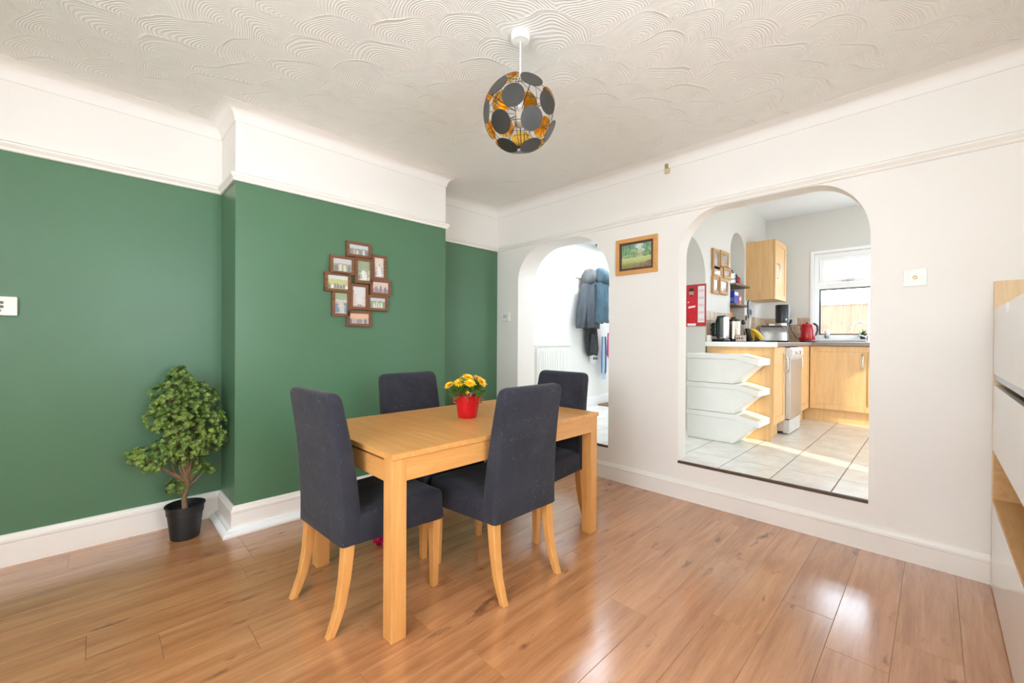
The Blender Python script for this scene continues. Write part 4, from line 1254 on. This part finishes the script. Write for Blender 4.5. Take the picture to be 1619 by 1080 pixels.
# ------------------------------------------------------------------ kitchen wall things
cal = thing('calendar', 'red sports calendar hanging on the white arch jamb in the kitchen', 'calendar', (4.490, 1.775, 1.605), R(-90))
MB().box(-0.105, 0.105, -0.004, 0, -0.220, 0.220).build('backing', plain('red_card', C(190, 44, 52), 0.5, vary=0.03), cal)
def flat(name, poly, mat, y, parent):
    return MB().prism(poly, 'y', y + 0.0006, y).build(name, mat, parent)
M['print_white'] = plain('print_white', C(240, 236, 236), 0.5, vary=0.02)
M['print_red'] = plain('print_red', C(214, 30, 40), 0.5, vary=0.1, scale=30)
M['print_skin'] = plain('print_skin', C(196, 150, 124), 0.5, vary=0.05)
M['print_dark'] = plain('print_dark', C(50, 38, 36), 0.5)
M['print_pink'] = plain('print_pale_pink', C(232, 206, 208), 0.5)
flat('dates_panel', [(0.022, -0.180), (0.090, -0.180), (0.090, 0.200), (0.022, 0.200)], 'print_white', -0.0048, cal)
for k in range(5):
    z = 0.165 - k * 0.076
    flat('dates_line', [(0.028, z - 0.026), (0.084, z - 0.026), (0.084, z), (0.028, z)], 'print_pink', -0.0054, cal)
    
flat('shirt_print', [(-0.09, -0.19), (0.005, -0.19), (0.012, -0.02), (0.018, 0.04), (-0.01, 0.085), (-0.03, 0.095), (-0.062, 0.095), (-0.09, 0.08)], 'print_red', -0.0048, cal)
flat('shirt_mark', [(-0.078, -0.03), (-0.005, -0.02), (-0.005, 0.0), (-0.078, -0.01)], 'print_white', -0.0054, cal)
flat('shirt_mark', [(-0.085, 0.03), (-0.07, 0.03), (-0.07, 0.042), (-0.085, 0.042)], 'print_white', -0.0054, cal)
flat('shorts_print', [(-0.085, -0.215), (0.0, -0.215), (0.003, -0.19), (-0.088, -0.19)], 'print_white', -0.0048, cal)
flat('face_print', [(-0.046 + 0.026 * math.cos(2 * math.pi * k / 16), 0.138 + 0.040 * math.sin(2 * math.pi * k / 16)) for k in range(16)], 'print_skin', -0.0048, cal)
flat('hair_print', [(-0.073, 0.15), (-0.019, 0.15), (-0.022, 0.178), (-0.046, 0.186), (-0.070, 0.178)], 'print_dark', -0.0054, cal)
flat('beard_print', [(-0.062, 0.112), (-0.030, 0.112), (-0.036, 0.098), (-0.056, 0.098)], 'print_dark', -0.0054, cal)

km = thing('mirror_collage', 'cluster of small reclaimed-wood frames on the kitchen partition wall', 'photo frame', (4.90, YK, 1.96))
M['mirror'] = plain('pale_silver_print', C(196, 200, 204), 0.12, 0.6, vary=0.25, scale=14)
KF = [(4.638, 4.835, 1.998, 2.215, 'w'), (4.825, 5.088, 2.048, 2.222, 'p'), (4.655, 4.915, 1.915, 2.040, 'p'), (4.925, 5.157, 1.925, 2.060, 'p'), (4.640, 4.830, 1.738, 1.922, 'w'), (4.810, 5.065, 1.745, 1.922, 'p')]
for i, (a, b, z0, z1, k) in enumerate(KF):
    dy = -0.016 - 0.012 * (i % 2)
    cx, cz = (a + b) / 2 - 4.90, (z0 + z1) / 2 - 1.96
    hx, hz = (b - a) / 2, (z1 - z0) / 2
    o = MB().frame(-hx, hx, -hz, hz, 0.036, dy - 0.010, 0).build('photo_frame', 'rough_wood', km, bevel=0.002, loc=(cx, 0, cz))
    MB().box(-hx + 0.034, hx - 0.034, dy - 0.002, -0.001, -hz + 0.034, hz - 0.034).build('photo', 'mirror', o)

for nm, z, lab in (('upper', 1.905, 'upper grey-brown wooden shelf in the arched kitchen niche'), ('lower', 1.672, 'lower grey-brown wooden shelf in the arched kitchen niche')):
    o = MB().box(-0.255, 0.255, -0.262, -0.002, -0.022, 0.0).build('niche_shelf', 'shelf_dark', bevel=0.002, loc=(5.4975, YK + 0.20, z))
    tag(o, lab, 'shelf', 'shelves in the kitchen niche')

SU, SLW = 1.905, 1.672
mk = thing('moka_pot', 'small metal coffee pot with a dark blue handle on the upper niche shelf', 'coffee pot', (5.385, 1.71, SU))
MB().lathe([(0.042, 0), (0.044, 0.05), (0.032, 0.07), (0.040, 0.125), (0.044, 0.13), (0.01, 0.155)], seg=8).build('body', 'steel', mk)
MB().tube([(0.038, -0.01, 0.12), (0.085, -0.02, 0.128), (0.098, -0.022, 0.10), (0.092, -0.02, 0.05)], 0.010, 8).build('handle', plain('navy_handle', C(36, 48, 66), 0.4), mk, smooth=60)
MB().ball((0, 0, 0.165), 0.011, 10, 6).build('knob', 'black', mk, smooth=60)
rj = thing('pepper_mill', 'red pepper mill beside the coffee pot on the upper niche shelf', 'mill', (5.525, 1.69, SU))
MB().lathe([(0.030, 0), (0.033, 0.01), (0.026, 0.04), (0.030, 0.075)], seg=18).build('body', 'red', rj, smooth=50)
MB().lathe([(0.030, 0.075), (0.024, 0.095), (0.008, 0.104), (0.008, 0.115)], seg=18).build('head', 'red', rj, smooth=50)
bt = thing('recipe_card', 'pale printed card leaning at the back of the upper niche shelf', 'card', (5.62, 1.82, SU))
MB().box(-0.07, 0.07, -0.004, 0.004, 0, 0.165).build('card', plain('pale_card', C(206, 196, 196), 0.6, vary=0.08), bt)
MB().box(-0.06, 0.06, -0.005, -0.004, 0.10, 0.15).build('print', plain('pink_print', C(206, 150, 150), 0.6, vary=0.15, scale=40), bt)
bb = thing('tea_box', 'blue and white cardboard tea box on the lower niche shelf', 'box', (5.395, 1.71, SLW))
MB().box(-0.075, 0.075, -0.05, 0.05, 0, 0.155).build('carton', plain('blue_carton', C(44, 62, 160), 0.45, vary=0.1), bb, bevel=0.002)
MB().box(-0.06, 0.06, -0.0515, -0.05, 0.10, 0.14).build('print', 'print_white', bb)
MB().box(-0.0765, -0.075, -0.04, 0.04, 0.03, 0.07).build('print', plain('pale_blue_print', C(120, 140, 206), 0.5), bb)
rb = thing('biscuit_box', 'small red and white box beside the blue tea box on the lower niche shelf', 'box', (5.535, 1.69, SLW))
MB().box(-0.048, 0.048, -0.03, 0.03, 0, 0.115).build('carton', plain('red_white_carton', C(206, 110, 100), 0.5, vary=0.35, scale=45), rb, bevel=0.002)
MB().box(-0.03, 0.03, -0.0312, -0.03, 0.05, 0.09).build('print', 'print_white', rb)
yp = thing('snack_packet', 'yellow snack packet standing behind the blue tea box in the niche', 'packet', (5.56, 1.81, SLW))
MB().loft([rr(-0.06, 0.06, 0.022, 0.022, 0.01, 0.0), rr(-0.062, 0.062, 0.028, 0.028, 0.01, 0.08), rr(-0.06, 0.06, 0.006, 0.006, 0.003, 0.185)]).build('packet', plain('yellow_foil', C(226, 186, 70), 0.35, vary=0.15, scale=25), yp, smooth=40)
MB().box(-0.05, 0.05, -0.008, 0.008, 0.183, 0.195).build('seal', plain('yellow_seal', C(214, 170, 60), 0.35), yp)
jj = thing('spice_jar', 'little brown spice jar at the end of the lower niche shelf', 'jar', (5.64, 1.70, SLW))
MB().lathe([(0.02, 0), (0.022, 0.005), (0.022, 0.065), (0.016, 0.072)], seg=14).build('glass', plain('amber_glass', C(150, 100, 60), 0.2), jj, smooth=40)
MB().lathe([(0.021, 0.072), (0.021, 0.09)], seg=14).build('lid', plain('red_lid', C(150, 44, 36), 0.4), jj, smooth=40)

# ------------------------------------------------------------------ things on the worktop
Z0 = ZT + 0.0006
cm = thing('pod_coffee_machine', 'dark green and silver pod coffee machine on the end of the worktop', 'coffee machine', (4.628, 1.578, Z0), R(-8))
MB().box(-0.075, 0.045, -0.085, 0.085, 0.0, 0.03).build('base', 'black', cm, bevel=0.01)
MB().box(-0.06, 0.02, -0.075, 0.015, 0.03, 0.272).build('side_body', plain('dark_green_plastic', C(44, 66, 64), 0.3, vary=0.08), cm, bevel=0.018)
MB().box(-0.06, 0.03, -0.082, -0.012, 0.028, 0.262).build('front_plate', 'silver', cm, bevel=0.014)
for z in (0.075, 0.215):
    MB().loft([[(-0.062, 0.0 + 0.014 * math.cos(2 * math.pi * k / 14), z + 0.026 * math.sin(2 * math.pi * k / 14)) for k in range(14)], [(-0.068, 0.0 + 0.014 * math.cos(2 * math.pi * k / 14), z + 0.026 * math.sin(2 * math.pi * k / 14)) for k in range(14)]]).build('round_grip', 'black', cm)
MB().box(-0.05, 0.01, 0.02, 0.075, 0.06, 0.20).build('water_tank', 'black', cm, bevel=0.012)
MB().tube([(-0.02, 0.07, 0.18), (-0.02, 0.105, 0.17), (-0.02, 0.110, 0.14), (-0.02, 0.08, 0.12)], 0.008, 8).build('tank_handle', 'black', cm, smooth=60)
cn = thing('steel_canister', 'brushed steel canister with a black lid beside the coffee machine', 'canister', (4.81, 1.505, Z0))
MB().lathe([(0.062, 0), (0.064, 0.004), (0.064, 0.035)], seg=26).build('base', 'black', cn, smooth=35)
MB().lathe([(0.062, 0.035), (0.062, 0.215)], seg=26).build('body', plain('warm_steel', C(206, 192, 166), 0.25, 1.0, vary=0.05), cn, smooth=35)
MB().lathe([(0.063, 0.215), (0.063, 0.232), (0.058, 0.238), (0.030, 0.240), (0.028, 0.262), (0.010, 0.266)], seg=26).build('lid', 'black', cn, smooth=35)
o = MB().box(-0.009, 0.009, -0.004, 0.004, 0.06, 0.14).build('level_window', plain('pale_window', C(240, 226, 200), 0.3), cn, bevel=0.003)
o.location = (-0.0475, -0.0420, 0); o.rotation_euler = (0, 0, R(-45))
op = thing('orange_packet', 'orange packet standing at the back of the worktop in the niche', 'packet', (5.60, 1.79, Z0))
MB().loft([rr(-0.07, 0.07, 0.03, 0.03, 0.012, 0.0), rr(-0.072, 0.072, 0.036, 0.036, 0.012, 0.15), rr(-0.068, 0.068, 0.008, 0.008, 0.004, 0.37)]).build('packet', plain('orange_foil', C(226, 146, 40), 0.35, vary=0.18, scale=22), op, smooth=40)
MB().box(-0.055, 0.055, -0.010, 0.010, 0.368, 0.382).build('clip', 'print_red', op)
wb_ = thing('washing_bottle', 'clear bottle with a blue label in front of the orange packet', 'bottle', (5.455, 1.705, Z0))
MB().lathe([(0.03, 0), (0.032, 0.01), (0.032, 0.20), (0.012, 0.25), (0.010, 0.27)], seg=18).build('body', plain('pale_bottle', C(222, 220, 206), 0.25), wb_, smooth=45)
MB().lathe([(0.0325, 0.11), (0.0325, 0.19)], seg=18, cap0=False, cap1=False).build('label', plain('blue_label', C(60, 100, 166), 0.4, vary=0.2, scale=40), wb_, smooth=45)
MB().lathe([(0.013, 0.27), (0.013, 0.295), (0.006, 0.30)], seg=14).build('cap', 'print_white', wb_, smooth=40)
ut = thing('utensil_pot', 'black pot full of dark kitchen utensils on the worktop', 'utensil pot', (5.215, 1.480, Z0))
MB().lathe([(0.040, 0), (0.042, 0.004), (0.045, 0.15), (0.041, 0.15), (0.038, 0.01)], seg=22, cap1=False).build('pot', 'black', ut, smooth=40)
rng = random.Random(9)
for k, (dx, dy, h, kind) in enumerate([(-.02, .01, .33, 0), (.0, -.015, .40, 1), (.018, .005, .42, 1), (-.03, -.01, .36, 0), (.028, -.012, .39, 0), (-.055, .02, .30, 2)]):
    m1 = MB().tube([(dx * 0.3, dy * 0.3, 0.012), (dx * 1.3, dy * 1.3, h - 0.12)], 0.0045, 6, 0)
    if kind == 1:
        m1.loft([rr(dx * 1.3 - 0.012, dx * 1.3 + 0.012, 0.004, 0.004, 0.002, h - 0.13), rr(dx * 1.4 - 0.026, dx * 1.4 + 0.026, 0.008, 0.006, 0.003, h - 0.06), rr(dx * 1.5 - 0.024, dx * 1.5 + 0.024, 0.008, 0.008, 0.003, h + 0.05)], mi=1)
    elif kind == 0:
        m1.ball((dx * 1.4, dy * 1.4, h - 0.06), 0.022, 10, 6, (0.9, 0.35, 1.7), 1)
    else:
        m1.ball((dx * 1.4, dy * 1.4, h - 0.08), 0.040, 10, 6, (1.0, 0.5, 0.8), 1)
    m1.build('utensil', ['steel', 'black'], ut)
tr = thing('fruit_board', 'dark board under the bananas near the front of the worktop', 'board', (4.74, 1.33, Z0))
MB().box(-0.12, 0.16, -0.10, 0.10, 0, 0.008).build('board', plain('dark_red_board', C(92, 56, 50), 0.4), tr, bevel=0.003)
tr.children[0].name = 'board_slab'
bx = thing('fruit_punnet', 'small printed punnet box beside the bananas', 'box', (4.68, 1.395, Z0 + 0.008))
MB().box(-0.04, 0.04, -0.038, 0.038, 0, 0.058).build('carton', plain('cream_red_carton', C(226, 206, 190), 0.5, vary=0.25, scale=60), bx, bevel=0.002)
MB().box(-0.042, 0.042, -0.040, 0.040, 0.058, 0.066).build('lid', plain('terracotta_lid', C(196, 140, 110), 0.5), bx, bevel=0.002)
for k in range(3):
    MB().lathe([(0.008, 0), (0.008, 0.001)], seg=10).build('print_dot', 'print_dark', bx).location = (-0.0405, -0.022 + 0.022 * k, 0.03)
for o in [c for c in bx.children if c.name.startswith('print_dot')]:
    o.rotation_euler = (0, R(-90), 0)
bn = thing('banana_bunch', 'bunch of ripe yellow bananas on the dark board', 'bananas', (4.715, 1.315, Z0 + 0.008))
M['banana'] = plain('banana_skin', C(238, 196, 50), 0.45, vary=0.1, scale=20)
for k in range(4):
    an = R(-100 + 34 * k)
    pts, rs = [], []
    for j in range(8):
        q = j / 7
        u = 0.115 * q
        pts.append((u * math.cos(an) * 0.9 + 0.0, u * math.sin(an), 0.017 + 0.115 * math.cos(q * 1.45) ** 1.0 - 0.0115))
        rs.append(0.86 * [0.006, 0.011, 0.016, 0.0175, 0.0175, 0.0165, 0.013, 0.006][j])
    MB().tube(pts, rs, 7).build('banana', 'banana', bn, smooth=50)
MB().ball((0, 0, 0.118), 0.012, 8, 6, (1, 1, 0.9)).build('stalk', plain('green_stalk', C(150, 150, 60), 0.5), bn, smooth=60)
ts = thing('toaster', 'long brushed steel toaster on the worktop', 'toaster', (5.44, 1.315, Z0), R(-52))
mb = MB()
rg = []
for x, e in ((-0.145, 0.03), (-0.140, 0.008), (-0.12, 0.0), (0.12, 0.0), (0.140, 0.008), (0.145, 0.03)):
    pr = []
    for k in range(13):
        a = R(180 * k / 12)
        pr.append((x, (0.085 - e) * math.cos(a), 0.018 + e * 0.3 + (0.165 - e) * math.sin(a) ** 0.62))
    rg.append(pr)
mb.loft(rg).build('body', plain('toaster_steel', C(150, 147, 142), 0.3, 1.0, vary=0.06), ts, smooth=45)
MB().box(-0.140, 0.140, -0.082, 0.082, 0.0, 0.020).build('base', 'black', ts, bevel=0.004)
for y in (-0.030, 0.030):
    MB().box(-0.11, 0.11, y - 0.012, y + 0.012, 0.172, 0.186).build('slot', 'black', ts)
MB().box(-0.03, 0.03, -0.03, 0.03, 0.185, 0.205).build('crumpet_rack', 'steel', ts)
MB().box(-0.158, -0.143, -0.02, 0.02, 0.08, 0.10).build('lever', 'black', ts, bevel=0.003)
gr = thing('coffee_grinder', 'tall black electric grinder behind the toaster', 'grinder', (6.03, 1.330, Z0))
MB().lathe([(0.078, 0), (0.080, 0.01), (0.070, 0.05), (0.062, 0.10), (0.060, 0.20)], seg=24).build('base', 'black', gr, smooth=40)
MB().lathe([(0.060, 0.20), (0.045, 0.205), (0.045, 0.225), (0.055, 0.235)], seg=24).build('chrome_collar', 'chrome', gr, smooth=40)
MB().lathe([(0.072, 0.235), (0.074, 0.25), (0.076, 0.45), (0.072, 0.458), (0.02, 0.460)], seg=24).build('upper_body', 'black', gr, smooth=40)
o = MB().box(-0.008, 0.008, -0.0015, 0.0015, -0.008, 0.010).build('badge', 'print_white', gr)
o.location = (-0.0545, -0.0525, 0.275); o.rotation_euler = (0, 0, R(-45))
kt = thing('kettle', 'shiny red electric kettle with a black handle on the worktop', 'kettle', (6.33, 1.128, Z0), R(-50))
MB().lathe([(0.082, 0), (0.082, 0.018)], seg=26).build('base', 'black', kt, smooth=35)
MB().lathe([(0.080, 0.020), (0.084, 0.03), (0.083, 0.08), (0.076, 0.16), (0.066, 0.215), (0.050, 0.232), (0.02, 0.236)], seg=30).build('body', 'red', kt, smooth=50)
MB().ball((0, 0, 0.240), 0.014, 12, 6).build('lid_knob', 'black', kt, smooth=60)
MB().tube([(0.050, 0, 0.225), (0.085, 0, 0.232), (0.118, 0, 0.205), (0.124, 0, 0.15), (0.108, 0, 0.10), (0.080, 0, 0.075)], [0.012, 0.013, 0.013, 0.012, 0.011, 0.010], 9).build('handle', 'black', kt, smooth=60)
MB().loft([[(-0.060, -0.018, 0.20), (-0.060, 0.018, 0.20), (-0.055, 0.014, 0.225), (-0.055, -0.014, 0.225)], [(-0.092, -0.006, 0.215), (-0.092, 0.006, 0.215), (-0.088, 0.006, 0.226), (-0.088, -0.006, 0.226)]]).build('spout', 'red', kt)
MB().box(-0.086, -0.078, -0.006, 0.006, 0.06, 0.15).build('water_gauge', plain('pale_gauge', C(226, 190, 186), 0.3), kt)
pg = thing('wall_plug', 'black plug in the white socket on the kitchen tiles', 'plug', (XF - 0.008, 1.378, 1.500), R(-90))
MB().box(-0.075, 0.075, -0.008, 0, -0.044, 0.044).build('socket_plate', 'white_plastic', pg, bevel=0.003)
MB().box(-0.028, 0.022, -0.045, -0.008, -0.026, 0.026).build('plug_body', 'black', pg, bevel=0.006)
kc_ = MB().tube([(6.625, 1.378, 1.48), (6.60, 1.36, 1.40), (6.55, 1.30, 1.30), (6.50, 1.24, 1.25), (6.47, 1.20, ZT + 0.006), (6.42, 1.17, ZT + 0.006)], 0.0045, 7).build('kettle_cable', 'black', smooth=60)
tag(kc_, 'black cable drooping from the wall plug to the red kettle', 'cable')
sx_ = thing('light_switch', 'small white switch box at the end of the worktop beside the arch', 'switch', (4.53, 1.653, ZT + 0.002))
MB().box(-0.026, 0.026, -0.020, 0.018, 0.0, 0.068).build('case', 'white_plastic', sx_, bevel=0.005)
MB().box(-0.010, 0.010, -0.024, -0.020, 0.022, 0.046).build('rocker', plain('grey_rocker', C(206, 204, 198), 0.4), sx_, bevel=0.002)

# ------------------------------------------------------------------ hall
YH = 3.47
rd = thing('radiator', 'white panel radiator on the bright hall wall', 'radiator', (4.13, YH - 0.004, ZS))
rw, rz0, rz1 = 0.335, 0.22, 0.868
MB().box(-rw, rw, -0.075, -0.035, rz0, rz1).build('panel', 'white_plastic', rd, bevel=0.006)
rib = None
for k in range(19):
    x = -rw + 0.035 + k * 0.0333
    if rib is None:
        o = MB().box(-0.009, 0.009, -0.084, -0.073, rz0 + 0.05, rz1 - 0.05).build('rib', 'white_plastic', rd, bevel=0.004)
        rib = o.data
    else:
        o = bpy.data.objects.new('rib', rib); COL.objects.link(o); o.parent = rd
    o.location = (x, 0, 0)
MB().box(-rw, rw, -0.09, -0.03, rz1, rz1 + 0.012).build('top_grille', 'white_plastic', rd, bevel=0.003)
MB().box(-rw - 0.008, -rw, -0.09, -0.03, rz0, rz1 + 0.012).build('side_cover', 'white_plastic', rd)
for s in (-1, 1):
    MB().box(s * 0.2 - 0.02, s * 0.2 + 0.02, -0.036, 0, 0.6, 0.7).build('bracket', 'white_plastic', rd)
MB().tube([(-rw - 0.045, -0.055, 0.0), (-rw - 0.045, -0.055, rz1 - 0.06), (-rw, -0.055, rz1 - 0.06)], 0.008, 8).build('pipe', 'white_plastic', rd, smooth=50)
MB().lathe([(0.018, 0), (0.022, 0.02), (0.020, 0.055), (0.012, 0.06)], c=(-rw - 0.045, -0.055, rz1 - 0.055), seg=16).build('valve', 'white_plastic', rd, smooth=40)

cr = thing('coat_rail', 'white coat rail with hooks high on the hall wall', 'coat rail', (5.25, YH, 2.12))
MB().box(-0.60, 0.60, -0.02, 0, -0.035, 0.035).build('board', 'trim_new', cr, bevel=0.003)
for x in (-0.30, -0.04, 0.22, 0.46):
    MB().tube([(x, -0.02, -0.01), (x, -0.05, -0.02), (x, -0.065, 0.0), (x, -0.065, 0.02)], 0.006, 7).build('hook', 'chrome', cr, smooth=60)

def cloth(name, colr, rough=0.8, bm=0.5, sc=14):
    mt, nt, b = base(name, colr, rough, 0, 0.3)
    tc = N(nt, 'TexCoord').outputs['Object']
    v = N(nt, 'VectorMath', {0: tc, 1: (1, 1, 0.4)}, operation='MULTIPLY').outputs[0]
    n1 = N(nt, 'TexNoise', {'Vector': v, 'Scale': sc, 'Detail': 4.0, 'Distortion': 0.8}).outputs[0]
    nt.links.new(ramp(nt, n1, [(0.3, tuple(c * 0.75 for c in colr[:3]) + (1,)), (0.7, tuple(min(1, c * 1.2) for c in colr[:3]) + (1,))]), b.inputs['Base Color'])
    bump(nt, b, n1, bm, 0.03)
    return mt
def drape(secs, folds, amp, seed, n=28):
    """hanging cloth: sections (z, x centre, half width, half depth, y centre) with folds running down"""
    rg = []
    r = random.Random(seed)
    ph = r.uniform(0, 6)
    for i, (z, xc, hw_, hd, yc) in enumerate(secs):
        ring = []
        f = i / (len(secs) - 1)
        for k in range(n):
            a = 2 * math.pi * k / n
            g = 1 + amp * f * math.sin(folds * a + ph + 0.4 * i)
            y = yc + hd * math.sin(a) * g
            ring.append((xc + hw_ * math.cos(a) * (1 + 0.4 * amp * f * math.sin(folds * a + ph)), min(y, -0.004), z + 0.012 * f * math.sin(3 * a + ph)))
        rg.append(ring)
    return MB().loft(rg)
gj = thing('grey_jacket', 'grey hooded winter jacket hanging in the hall, the one nearest the radiator', 'jacket', (4.845, YH, ZS - 0.03))
M['grey_cloth'] = cloth('grey_nylon', C(84, 90, 96), 0.75)
drape([(1.86, 0.02, 0.07, 0.05, -0.09), (1.78, 0.01, 0.13, 0.07, -0.10), (1.62, 0.0, 0.17, 0.085, -0.11), (1.42, 0.02, 0.17, 0.09, -0.11), (1.26, 0.04, 0.165, 0.09, -0.11), (1.14, 0.06, 0.15, 0.08, -0.105)], 7, 0.16, 1).build('body', 'grey_cloth', gj, smooth=70)
drape([(1.74, -0.11, 0.05, 0.05, -0.12), (1.58, -0.165, 0.065, 0.06, -0.12), (1.36, -0.205, 0.07, 0.06, -0.12), (1.19, -0.225, 0.072, 0.055, -0.115), (1.14, -0.225, 0.066, 0.05, -0.115)], 5, 0.14, 2, 20).build('sleeve', 'grey_cloth', gj, smooth=70)
drape([(1.70, 0.12, 0.05, 0.05, -0.17), (1.50, 0.125, 0.062, 0.055, -0.18), (1.34, 0.13, 0.07, 0.06, -0.17), (1.28, 0.12, 0.06, 0.05, -0.16)], 5, 0.14, 3, 20).build('sleeve', 'grey_cloth', gj, smooth=70)
drape([(1.955, 0.02, 0.05, 0.04, -0.10), (1.93, 0.0, 0.10, 0.075, -0.12), (1.86, -0.03, 0.13, 0.09, -0.125), (1.78, -0.05, 0.12, 0.085, -0.12), (1.72, -0.05, 0.07, 0.05, -0.115)], 4, 0.10, 4, 24).build('hood', 'grey_cloth', gj, smooth=70)
MB().tube([(-0.10, -0.10, 1.14), (-0.10, -0.10, 1.0), (-0.085, -0.10, 0.92)], 0.004, 6).build('drawstring', 'black', gj)
MB().box(-0.004, 0.004, -0.205, -0.198, 1.2, 1.7).build('zip', 'steel', gj)
bj = thing('blue_jacket', 'teal blue hooded rain jacket hanging in front of the others by the arch edge', 'jacket', (5.035, YH, ZS - 0.02))
M['teal_cloth'] = cloth('teal_nylon', C(72, 96, 108), 0.65)
drape([(1.88, 0.02, 0.07, 0.05, -0.16), (1.78, 0.02, 0.14, 0.07, -0.17), (1.60, 0.02, 0.17, 0.08, -0.18), (1.40, 0.03, 0.18, 0.09, -0.18), (1.22, 0.04, 0.18, 0.09, -0.175)], 6, 0.14, 5).build('body', 'teal_cloth', bj, smooth=70)
drape([(1.72, -0.12, 0.05, 0.05, -0.21), (1.52, -0.125, 0.065, 0.06, -0.22), (1.34, -0.12, 0.08, 0.06, -0.22), (1.20, -0.115, 0.085, 0.055, -0.21)], 5, 0.12, 6, 20).build('sleeve', 'teal_cloth', bj, smooth=70)
drape([(1.97, -0.02, 0.05, 0.04, -0.17), (1.93, -0.02, 0.11, 0.075, -0.19), (1.85, 0.01, 0.15, 0.09, -0.2), (1.77, 0.03, 0.15, 0.08, -0.19), (1.72, 0.03, 0.09, 0.05, -0.18)], 4, 0.12, 7, 24).build('hood', 'teal_cloth', bj, smooth=70)
MB().box(0.028, 0.036, -0.285, -0.275, 1.25, 1.7).build('zip', 'print_white', bj)
dj = thing('dark_coat', 'dark grey coat hanging lower behind the two jackets', 'coat', (4.965, YH, ZS - 0.17))
M['dark_cloth'] = cloth('dark_grey_wool', C(62, 62, 66), 0.9)
drape([(1.60, 0.0, 0.06, 0.03, -0.04), (1.40, 0.0, 0.12, 0.04, -0.05), (1.15, 0.0, 0.15, 0.05, -0.06), (0.98, 0.02, 0.15, 0.05, -0.06), (0.90, 0.04, 0.12, 0.04, -0.055)], 6, 0.2, 8).build('body', 'dark_cloth', dj, smooth=70)
drape([(1.20, -0.05, 0.05, 0.04, -0.125), (1.05, -0.055, 0.06, 0.04, -0.13), (0.93, -0.06, 0.05, 0.035, -0.12)], 4, 0.12, 9, 18).build('sleeve', 'dark_cloth', dj, smooth=70)
bg_ = thing('white_bag', 'small white bag with a dark buckle hanging below the coats', 'bag', (5.02, YH, 0.915))
drape([(0.20, 0, 0.055, 0.02, -0.04), (0.10, 0, 0.07, 0.035, -0.05), (0.02, 0, 0.065, 0.035, -0.05), (0.0, 0, 0.05, 0.025, -0.045)], 4, 0.05, 10, 20).build('pouch', cloth('white_canvas', C(232, 232, 230), 0.8, 0.2), bg_, smooth=70)
MB().frame(-0.045, 0.045, 0.045, 0.075, 0.009, -0.096, -0.086).build('buckle', 'black', bg_)
sc_ = thing('striped_scarf', 'blue and white striped scarf with a fringe hanging below the coats', 'scarf', (5.225, YH, 0.665))
def stripes():
    mt, nt, b = base('striped_wool', (1, 1, 1, 1), 0.9)
    sp = N(nt, 'SeparateXYZ', {0: N(nt, 'TexCoord').outputs['Object']})
    f = MA(nt, 'FRACT', MA(nt, 'MULTIPLY', MA(nt, 'ADD', sp.outputs[0], 1.0), 11.0))
    nt.links.new(ramp(nt, f, [(0.0, C(60, 84, 130)), (0.35, C(130, 160, 196)), (0.6, C(214, 222, 226)), (0.78, C(96, 120, 130))], 'CONSTANT'), b.inputs['Base Color'])
    return mt
M['scarf'] = stripes()
drape([(0.62, 0.0, 0.05, 0.02, -0.10), (0.40, 0.0, 0.06, 0.025, -0.10), (0.20, 0.0, 0.062, 0.025, -0.10), (0.10, 0.0, 0.06, 0.022, -0.10)], 6, 0.12, 12, 24).build('scarf_body', 'scarf', sc_, smooth=70)
mb = MB()
for k in range(9):
    x = -0.05 + k * 0.0125
    mb.tube([(x, -0.10, 0.10), (x + 0.002, -0.10, 0.05), (x - 0.002, -0.10, 0.0)], 0.003, 5)
mb.build('fringe', plain('pale_fringe', C(190, 204, 222), 0.9), sc_)
pk = thing('pink_scarf', 'bright pink knitted scarf end showing below the blue jacket', 'scarf', (5.335, YH, 1.00))
drape([(0.34, 0.0, 0.04, 0.02, -0.12), (0.18, 0.0, 0.05, 0.025, -0.12), (0.02, -0.01, 0.05, 0.02, -0.12), (0.0, -0.01, 0.04, 0.018, -0.12)], 5, 0.15, 14, 20).build('scarf_body', cloth('pink_wool', C(224, 96, 150), 0.9), pk, smooth=70)
MB().tube([(-0.03, -0.12, 0.01), (-0.03, -0.12, -0.04)], 0.003, 5).tube([(0.01, -0.12, 0.01), (0.012, -0.12, -0.045)], 0.003, 5).build('fringe', plain('pink_fringe', C(226, 120, 160), 0.9), pk)
for i, (x, lab) in enumerate(((4.66, 'small grey ceiling spotlight in the hall, nearer the arch crown'), (5.15, 'small grey ceiling spotlight in the hall, above the coats'))):
    st = thing('hall_spotlight', lab, 'spotlight', (x, 3.40, 2.60), 0, 'hall ceiling spotlights')
    MB().box(-0.09, 0.09, -0.02, 0.02, -0.012, 0).build('mount', plain('grey_mount', C(120, 122, 124), 0.4, 0.4), st, bevel=0.003)
    for s in (-1, 1):
        MB().lathe([(0.014, -0.045), (0.020, -0.045), (0.022, -0.015), (0.012, -0.012)], c=(s * 0.05, 0, 0), seg=14).build('spot_head', 'steel', st, smooth=40)
dm = thing('door_mat', 'brown woven mat on the hall floor below the coats', 'mat', (5.38, 3.37, ZS))
MB().box(-0.20, 0.25, -0.10, 0.07, 0, 0.018).build('mat_body', plain('coir', C(140, 112, 82), 0.95, vary=0.3, scale=80, bmp=0.8, bscale=120), dm, bevel=0.004)
MB().box(-0.21, 0.26, -0.108, -0.10, 0, 0.014).build('binding', plain('dark_binding', C(90, 76, 64), 0.9), dm)
